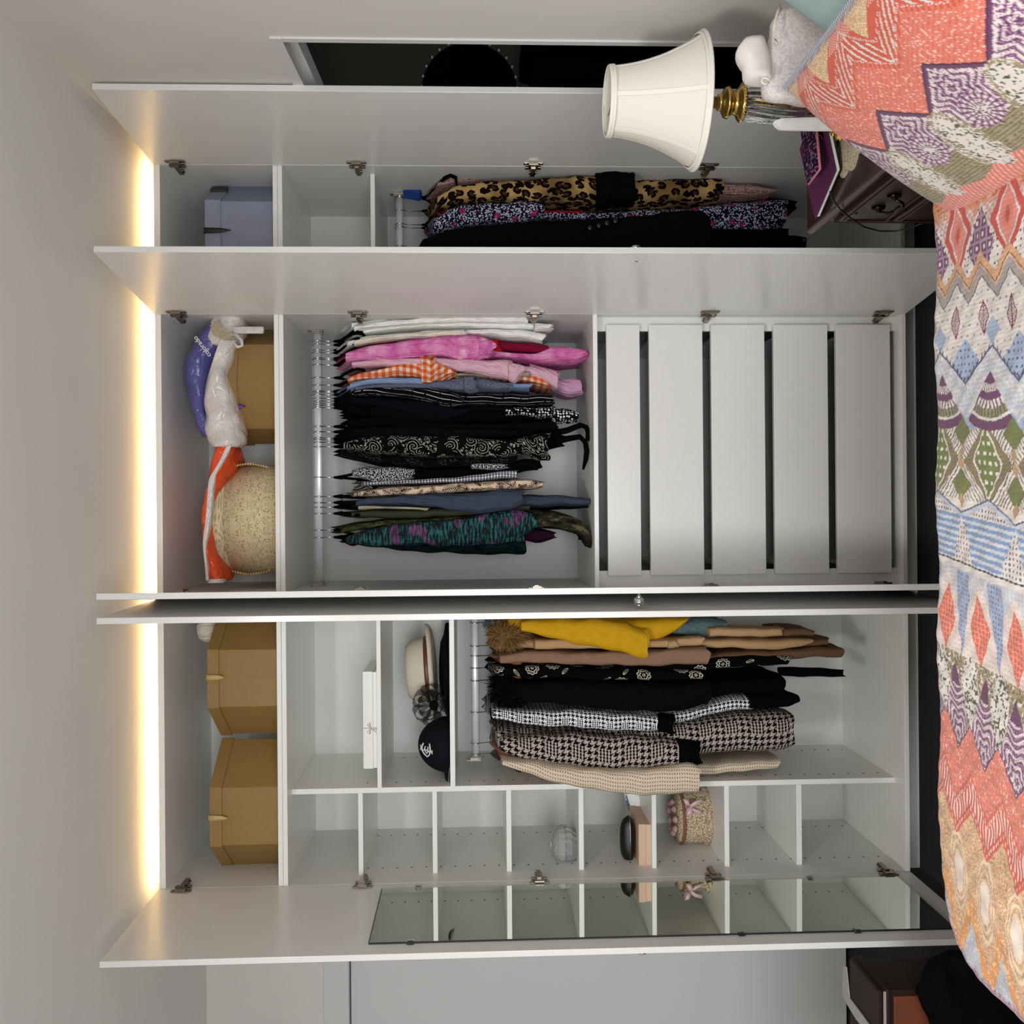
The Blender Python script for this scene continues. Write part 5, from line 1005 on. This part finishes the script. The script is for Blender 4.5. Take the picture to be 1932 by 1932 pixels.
b, cc = fgrid(np.linspace(0,.5,30), np.linspace(0,.7,34), pil(Vector((1.03,-1.46,1.10)),.5,.7,.055), lambda A, B: np.ones(A.shape+(3,))*.5); t2 = thing('pillow', 'plain pale teal pillow behind the patterned pillow', 'pillow', (.95,-1.8,.66)); b.obj('cover', M['tealcotton'], t2, True)
b, _ = fgrid(np.linspace(0,.5,30), np.linspace(0,.7,34), pil(Vector((1.03,-1.46,1.10)),.5,.7,-.04), lambda A, B: np.ones(A.shape+(3,))); b.obj('back', M['tealcotton'], t2, True)

# ---------------------------------------------------------------- bedside cabinet and what stands on it
M['mahog'] = plain('dark_mahogany', (44,25,22), .32, .5, .18, 22); M['mahogtop'] = plain('dark_mahogany_top', (58,40,38), .22, .5, .12, 22); M['oldbrass'] = plain('blackened_brass', (58,52,44), .35, .5, .2, 60, 0, Metallic=1.0)
NX0, NX1, NY0, NY1, NZ = .772, 1.155, -1.20, -.665, .65
ns = thing('bedside_cabinet', 'dark mahogany bedside cabinet with moulded top and brass drop handles', 'cabinet', (.96,-.93,0))
MB().box(NX0+.012,NX1,NY0+.012,NY1-.012,.06,NZ-.045).obj('body', M['mahog'], ns, bevel=.002)
b = MB(); P = []
for (o_, z_) in ((.012,NZ-.045),(.004,NZ-.042),(-.004,NZ-.030),(-.004,NZ-.026),(-.012,NZ-.022),(-.016,NZ-.012),(-.012,NZ-.002),(-.006,NZ)):
    P.append([(NX0+o_,NY0+o_,z_),(NX1,NY0+o_,z_),(NX1,NY1-o_,z_),(NX0+o_,NY1-o_,z_)])
b.grid(P, True, True, True); b.obj('top', M['mahogtop'], ns, bevel=.001)
MB().box(NX0+.02,NX1,NY0+.02,NY1-.02,0,.06).obj('plinth', M['mahog'], ns)
for (z0, z1) in ((.455,.590),(.285,.440),(.085,.270)):
    d = MB().box(NX0-.004,NX0+.014,NY0+.05,NY1-.055,z0,z1).obj('drawer', M['mahog'], ns, bevel=.005)
    b = MB(); y0, y1 = NY0+.062, NY1-.067; b.box(NX0-.008,NX0-.003,y0,y1,z0+.010,z0+.016).box(NX0-.008,NX0-.003,y0,y1,z1-.016,z1-.010).box(NX0-.008,NX0-.003,y0,y0+.006,z0+.016,z1-.016).box(NX0-.008,NX0-.003,y1-.006,y1,z0+.016,z1-.016); b.obj('bead_moulding', M['mahog'], d, bevel=.0015)
    zc, yc = (z0+z1)/2, (NY0+NY1)/2+.045; hb = MB()
    hb.tube([(NX0-.016,yc-.045,zc+.008),(NX0-.022,yc-.04,zc-.012),(NX0-.024,yc-.02,zc-.022),(NX0-.024,yc,zc-.018),(NX0-.024,yc+.02,zc-.022),(NX0-.022,yc+.04,zc-.012),(NX0-.016,yc+.045,zc+.008)], [.003,.004,.005,.0065,.005,.004,.003], 8); hb.obj('drop_handle', M['oldbrass'], d, True)
    for s_ in (-1,1):
        MB().lathe([(.016,0),(.014,.003),(.017,.005),(.008,.008),(.006,.013),(.001,.015)], n=14, wob=lambda a,z: .22*math.sin(5*a)).xf(Matrix.Translation((NX0-.004,yc+s_*.045,zc+.010)) @ Matrix.Rotation(-math.pi/2,4,'Y')).obj('handle_plate', M['oldbrass'], d, True)
MB().lathe([(.004,0),(.006,.002),(.003,.004)], n=10).xf(Matrix.Translation((NX0-.006,(NY0+NY1)/2+.13,.575)) @ Matrix.Rotation(-math.pi/2,4,'Y')).obj('keyhole', M['oldbrass'], ns)
for k in range(3): MB().box(NX0+.004,NX0+.012,NY1-.043+k*.010,NY1-.038+k*.010,.08,.585).obj('flute', M['mahog'], ns, bevel=.0015)
# lamp
LX, LY = .976, -.965
lp = thing('table_lamp', 'brass and fluted glass table lamp with a white bell shade', 'lamp', (LX,LY,NZ))
M['shade'] = plain('white_shade_fabric', (222,218,208), .85, .15, .02, 300, .15); M['shadetrim'] = plain('white_shade_braid', (228,225,214), .7, .2, .02, 200, .2)
zt_, zb_ = 1.241, 1.026
def rsh(t): return .077+(.153-.077)*(t*.22+.78*t**2.15)                 # t = 0 at the top rim
P = []
for t in np.linspace(0,1,22):
    P.append([(LX+rsh(t)*(1-.03*abs(math.sin(3*a)))*math.cos(a-.716), LY+rsh(t)*(1-.03*abs(math.sin(3*a)))*math.sin(a-.716), zt_+(zb_-zt_)*t) for a in np.linspace(0,2*math.pi,65)[:-1]])
MB().grid(P, True).obj('shade', M['shade'], lp, True, solid=.0016)
for k in range(6):
    a = k*math.pi/3-.716; P = []
    for t in np.linspace(0.0,1.0,16):
        c = Vector((LX+rsh(t)*1.006*math.cos(a), LY+rsh(t)*1.006*math.sin(a), zt_+(zb_-zt_)*t)); sd = Vector((-math.sin(a),math.cos(a),0)); rd = Vector((math.cos(a),math.sin(a),0)); P.append([c-sd*.0055+rd*.0005, c-sd*.005+rd*.0018, c+sd*.005+rd*.0018, c+sd*.0055+rd*.0005])
    MB().grid(P).obj('seam_tape', M['shadetrim'], lp, False)
for (t0, t1, nm) in ((0.0,.055,'top_trim'),(.945,1.0,'bottom_trim')):
    pr = []
    for t, o_ in ((t0,.0005),(t0,.0035),((t0+t1)/2-.004,.0040),((t0+t1)/2,.0022),((t0+t1)/2+.004,.0040),(t1,.0035),(t1,.0005)): pr.append((rsh(t)*1.004+o_, (zb_-zt_)*t))
    MB().lathe(pr, (LX,LY,zt_), 64, False, False).obj(nm, M['shadetrim'], lp, True)
MB().tube([(LX+.0775*math.cos(a),LY+.0775*math.sin(a),zt_) for a in np.linspace(0,2*math.pi,49)[:-1]], .0028, 6, True).obj('top_ring', M['shadetrim'], lp, True); MB().tube([(LX+.154*math.cos(a),LY+.154*math.sin(a),zb_) for a in np.linspace(0,2*math.pi,65)[:-1]], .0035, 6, True).obj('bottom_ring', M['shadetrim'], lp, True)
b = MB(); b.tube([(LX-.076,LY,zt_-.012),(LX+.076,LY,zt_-.012)], .0016, 6); b.tube([(LX,LY-.076,zt_-.012),(LX,LY+.076,zt_-.012)], .0016, 6); b.lathe([(.008,-.02),(.008,0),(.001,.002)], (LX,LY,zt_-.01), 12); b.obj('spider', M['brass'], lp, True); lp.children[-1]['kind'] = 'stuff'
MB().lathe([(.014,0),(.014,.05),(.017,.052),(.017,.066),(.012,.07)], (LX,LY,zb_+.0), 18).obj('socket', M['brass'], lp, True)
zg = .916
MB().lathe([(.041,zg),(.0425,zg+.004),(.040,zg+.009),(.031,zg+.014),(.026,zg+.022),(.030,zg+.030),(.037,zg+.036),(.034,zg+.044),(.022,zg+.050),(.018,zg+.055),(.019,zg+.060),(.0135,zg+.063),(.0125,zb_)], (LX,LY,0), 40).obj('neck', M['brass'], lp, True)
for k in range(32): a = k/32*6.2832; MB().lathe([(.0005,-.003),(.003,-.001),(.003,.001),(.0005,.003)], (LX+.0425*math.cos(a),LY+.0425*math.sin(a),zg+.003), 8).obj('bead', M['brass'], lp, True)
P = []; 
for t in np.linspace(0,1,18):
    z = zg-t*.196; r = .0385+.010*math.sin(math.pi*min(1,t*1.1))-.006*t; P.append([(LX+r*(1+.05*math.sin(18*(a+t*.5)))*math.cos(a), LY+r*(1+.05*math.sin(18*(a+t*.5)))*math.sin(a), z) for a in np.linspace(0,2*math.pi,109)[:-1]])
MB().grid(P, True, True, True).obj('glass_body', M['glass'], lp, True); MB().lathe([(.007,.70),(.007,zg)], (LX,LY,0), 12).obj('stem', M['brass'], lp, True)
MB().lathe([(.075,NZ),(.076,NZ+.008),(.062,NZ+.016),(.046,NZ+.03),(.036,NZ+.05),(.040,NZ+.07),(.030,NZ+.074)], (LX,LY,0), 40).obj('foot', M['brass'], lp, True)
# purple tablet folio lying on a black tablet, glasses pouch, doily, clock, tissue
M['purplefab'] = plain('purple_folio_fabric', (84,38,72), .85, .15, .08, 300, .2); M['pinktrim'] = plain('dusty_pink_trim', (176,110,120), .7); g = G('purple_floral_fabric', .8, .1); x,y,z = g.xyz(); n = g.noise(g.vec(x,y,z), 130, 3); g.col(g.mix(n.smooth(.52,.60), (34,18,36), g.mix(g.noise(g.vec(x+2,y,z), 70, 1).smooth(.45,.6), (150,84,104), (104,112,160)))); M['floralpouch'] = g.mat
def slab(name, pts, th, mat, parent, up=(0,0,1), bevel=.002, uvs=None):
    up = Vector(up); pts = [Vector(p) for p in pts]; n = len(pts); a = sum(((pts[i]-pts[0]).cross(pts[(i+1)%n]-pts[0]) for i in range(1,n)), Vector()); pts = pts if a.dot(up) > 0 else pts[::-1]
    return MB().add([tuple(p) for p in pts]+[tuple(p+up*th) for p in pts], [tuple(range(n))[::-1], tuple(range(n,2*n))]+[(i,(i+1)%n,(i+1)%n+n,i+n) for i in range(n)]).obj(name, mat, parent, bevel=bevel)
A0 = VZ(1508,281,.712); B0 = VZ(1537,414,.672); C0 = VZ(1576,322,.676); D0 = A0+C0-B0
tb = thing('tablet', 'black tablet in a purple fabric folio lying on the bedside cabinet', 'tablet', tuple((A0+B0+C0+D0)/4-Vector((0,0,.03))))
upv = (B0-A0).cross(C0-B0).normalized(); upv = upv if upv.z > 0 else -upv
slab('folio', [A0-upv*.005,B0-upv*.005,C0-upv*.005,D0-upv*.005], .005, M['purplefab'], tb, upv); slab('screen', [q+((A0+C0)/2-q)*.03-upv*.0145 for q in (A0,B0,C0,D0)], .009, M['edge'], tb, upv); slab('body', [q+((A0+C0)/2-q)*.04-upv*.021 for q in (A0,B0,C0,D0)], .006, M['black'], tb, upv)
zl = min((A0-upv*.021).z,(B0-upv*.021).z); b = MB(); q0, q1 = (A0+D0)/2, (A0+C0)/2
bk = tag(slab('book', [Vector((q.x,q.y,NZ)) for q in (A0*.8+C0*.2, A0*.45+B0*.35+C0*.2, C0*.7+A0*.1+B0*.2, D0*.8+B0*.2)], .012, M['black'], None), 'thin black book under the purple folio', 'book')
pp = [VZ(x_,y_,.720-.0003*(x_-1518)) for x_, y_ in ((1517,240),(1536,214),(1546,236),(1553,318),(1532,346),(1527,330),(1521,262))]
pc_ = thing('glasses_pouch', 'purple floral quilted pouch with pink binding on the folio', 'pouch', tuple(sum(pp, Vector())/7))
slab('pouch', [q+upv*.002 for q in pp], .012, M['floralpouch'], pc_, upv, .004)
MB().tube([q+upv*.008 for q in pp], .0035, 6, True).obj('binding', M['pinktrim'], pc_, True)
dc = VZ(1600,232,NZ+.002); dr_ = .115
g = G('crochet_lace', .9, .1); x,y,z = g.xyz(); g.col(g.mix(g.vor(g.vec(x,y,z), 190, 'DISTANCE_TO_EDGE').lt(.10), (212,202,178), (150,134,110))); M['crochet'] = g.mat
P = [[(dc.x+r*(1+(.10*abs(math.sin(6*a)) if r > .08 else 0))*math.cos(a), dc.y+r*(1+(.10*abs(math.sin(6*a)) if r > .08 else 0))*math.sin(a), NZ+.0015+(.002 if r < .1 else 0)) for a in np.linspace(0,2*math.pi,97)[:-1]] for r in (.004,.05,.09,dr_)]
tag(MB().grid(P, True, True, False).obj('doily', M['crochet'], None, solid=.002), 'cream crochet doily with a scalloped edge on the bedside cabinet', 'doily')
q = VZ(1578,252,NZ+.012); ck = thing('trinket_box', 'small gold-coloured trinket box on the crochet doily', 'box', (q.x,q.y,NZ+.004)); MB().lathe([(.03,0),(.032,.006),(.028,.010),(.028,.024),(.031,.028)], (q.x,q.y,NZ+.004), 24).obj('body', M['brass'], ck, True); MB().lathe([(.031,.0285),(.024,.040),(.006,.046),(.004,.052),(.001,.054)], (q.x,q.y,NZ+.004), 24).obj('lid', M['brass'], ck, True)
q = V(1474,226,-.99); tp = thing('tissue', 'curled white tissue standing beside the lamp base', 'tissue', (q.x,q.y,NZ))
MB().grid([[Vector((q.x-.012+.010*math.sin(v*3), -1.01+.03*v, NZ+.002+u*(q.z-NZ)))+Vector((.012*math.cos(v*2.6+u), 0, .02*u*math.sin(v*3.14))) for v in np.linspace(0,1,9)] for u in np.linspace(0,1,9)]).obj('sheet', M['paper'], tp, True, solid=.001)
cb = [V(1568,372,-.80)] ; pts = []
for x_, y_ in ((1566,362),(1572,378),(1585,395),(1605,412),(1630,428),(1660,436),(1690,436),(1715,430),(1742,421)): pts.append(VXX(x_, y_, NX0-.022))
tag(MB().tube(pts, .0022, 6).obj('charging_cable', M['dark'], None, True), 'thin black charging cable drooping across the front of the bedside cabinet', 'cable')
# white lace linen heaped behind the lamp
M['linen'] = plain('white_linen', (208,202,198), .9, .1, .04, 60, .3); g = G('white_lace_linen', .9, .1); x,y,z = g.xyz(); g.col(g.mix(g.noise(g.vec(x,y,z), 190, 2).smooth(.36,.60), (192,186,186), (212,206,205))); M['lacewhite'] = g.mat
ln = thing('lace_cushion', 'white lace-trimmed cushion with ribbon ties propped behind the lamp', 'cushion', (1.02,-1.30,.66))
def up_loft(name, st, Yf, Yb, mat, cr, seed): return loft_h(ln, name, st, Yf, Yb, mat, cr, seed, ends=.6)
up_loft('cushion', [(6,1482,1700),(20,1470,1760),(60,1464,1765),(110,1456,1765),(150,1452,1760),(170,1456,1720),(176,1470,1700)], -1.345, -1.245, M['lacewhite'], .005, 11)
up_loft('flap', [(64,1412,1446),(76,1398,1452),(90,1396,1458),(108,1406,1462),(126,1413,1464),(140,1416,1464),(146,1436,1460)], -1.335, -1.27, M['linen'], .006, 12)
ribbon(ln, 'ribbon_tie', [V(1473,12,-1.35),V(1466,28,-1.35),V(1458,60,-1.352),V(1462,76,-1.35),V(1468,82,-1.35)], .010, M['ribcream'], (1,0,.3)); MB().tube([V(1452,152,-1.36),V(1446,147,-1.36),V(1438,148,-1.36),V(1437,155,-1.36),V(1442,159,-1.36),V(1451,155,-1.36)], .0025, 6).obj('loop', M['ribcream'], ln, True)
# ---------------------------------------------------------------- foot of the room: dark cabinet, black clothes
M['darkoak'] = plain('dark_brown_veneer', (34,20,14), .6, .25, .12, 18); M['redwood'] = plain('red_brown_veneer', (98,50,30), .5, .4, .15, 14)
M['strip'] = plain('highlight_strip', (150,132,140), .4); M['greysheet'] = plain('grey_sheet', (150,148,148), .5)
gx0, gx1, gy0, gy1, gz = -1.95, -1.285, -.725, -.53, .50
cbn = thing('chest', 'dark brown chest with a red-brown front at the foot of the bed', 'chest', ((gx0+gx1)/2,(gy0+gy1)/2,0))
MB().box(gx0,gx1-.008,gy0+.012,gy1-.01,0,gz-.035).obj('body', M['darkoak'], cbn, bevel=.002); MB().box(gx0,gx1,gy0,gy1,gz-.035,gz-.022).obj('moulding', M['darkoak'], cbn, bevel=.004); MB().box(gx0,gx1-.004,gy0+.004,gy1-.004,gz-.014,gz).obj('top', M['darkoak'], cbn, bevel=.003); MB().box(gx0,gx1-.003,gy0+.003,gy1-.003,gz-.022,gz-.014).obj('top_moulding', M['darkoak'], cbn); MB().box(gx0,gx1-.006,gy0+.0005,gy0+.004,gz-.022,gz-.015).obj('moulding_highlight', M['strip'], cbn)  # pale strip stands in for the highlight along the front moulding
MB().box(gx0+.0,gx1-.022,gy0+.004,gy0+.013,.04,gz-.045).obj('front', M['redwood'], cbn, bevel=.002)
gl = tag(slab('sheet', [VZ(x_, y_, gz+.001) for x_, y_ in ((1592,1822),(1591,1880),(1616,1922),(1670,1990),(1684,1990),(1604,1882),(1598,1824))], .003, M['greysheet'], None, bevel=0), 'pale grey sheet lying along the back edge of the dark brown chest', 'paper')
bc = thing('clothes_pile', 'black clothes draped over the front of the dark brown chest', 'clothes', (-1.3,-.8,0))
loft_h(bc, 'cloth', [(1812,1800,1880),(1830,1785,1900),(1860,1772,1960),(1890,1758,2000),(1920,1765,2000),(1960,1775,2000),(2000,1800,2000)], -.86, -.74, C['black'], .012, 21)
# ---------------------------------------------------------------- seen through the opening: beaded mirror, rod, dark clothes
bm = thing('round_mirror', 'round mirror with a bead rim in the unlit room beyond the doorway', 'mirror', (1.66,.46,1.40)); qx, qz, qr = 1.655, 1.575, .185
MB().lathe([(qr,-.02),(qr,.0),(qr-.02,.004),(.001,.004)], n=48).xf(Matrix.Translation((qx,.47,qz)) @ Matrix.Rotation(math.pi/2,4,'X')).obj('disc', M['velvet'], bm, True)
for k in range(28): a = k/28*6.2832; MB().lathe([(.001,-.005),(.006,-.002),(.006,.002),(.001,.005)], (qx+qr*math.cos(a),.45,qz+qr*math.sin(a)), 8).obj('bead', M['edge'], bm, True)
for k in range(9): MB().lathe([(.006,0),(.012,-.05),(.010,-.11),(.001,-.112)], (qx-.12+.03*k,.44,qz+.05), 10).obj('tassel', M['velvet'], bm, True)
tag(MB().tube([(1.50,.40,1.69),(1.50,.40,1.62)], .005, 8).obj('hook_rod', M['chrome'], None, True), 'short chrome rod catching light in the unlit room beyond the doorway', 'rod')
dk = thing('coat', 'dark coats hanging together in the unlit room beyond the doorway', 'coat', (1.6, .3, .5))
loft(dk, 'body', [(985,70,108),(1010,62,118),(1200,60,120),(1500,58,122)], .20, .44, C['black'], fold=.1); loft(dk, 'sleeve', [(1005,100,150),(1030,98,160),(1300,96,164),(1500,96,166)], .16, .40, C['black2'], fold=.1)
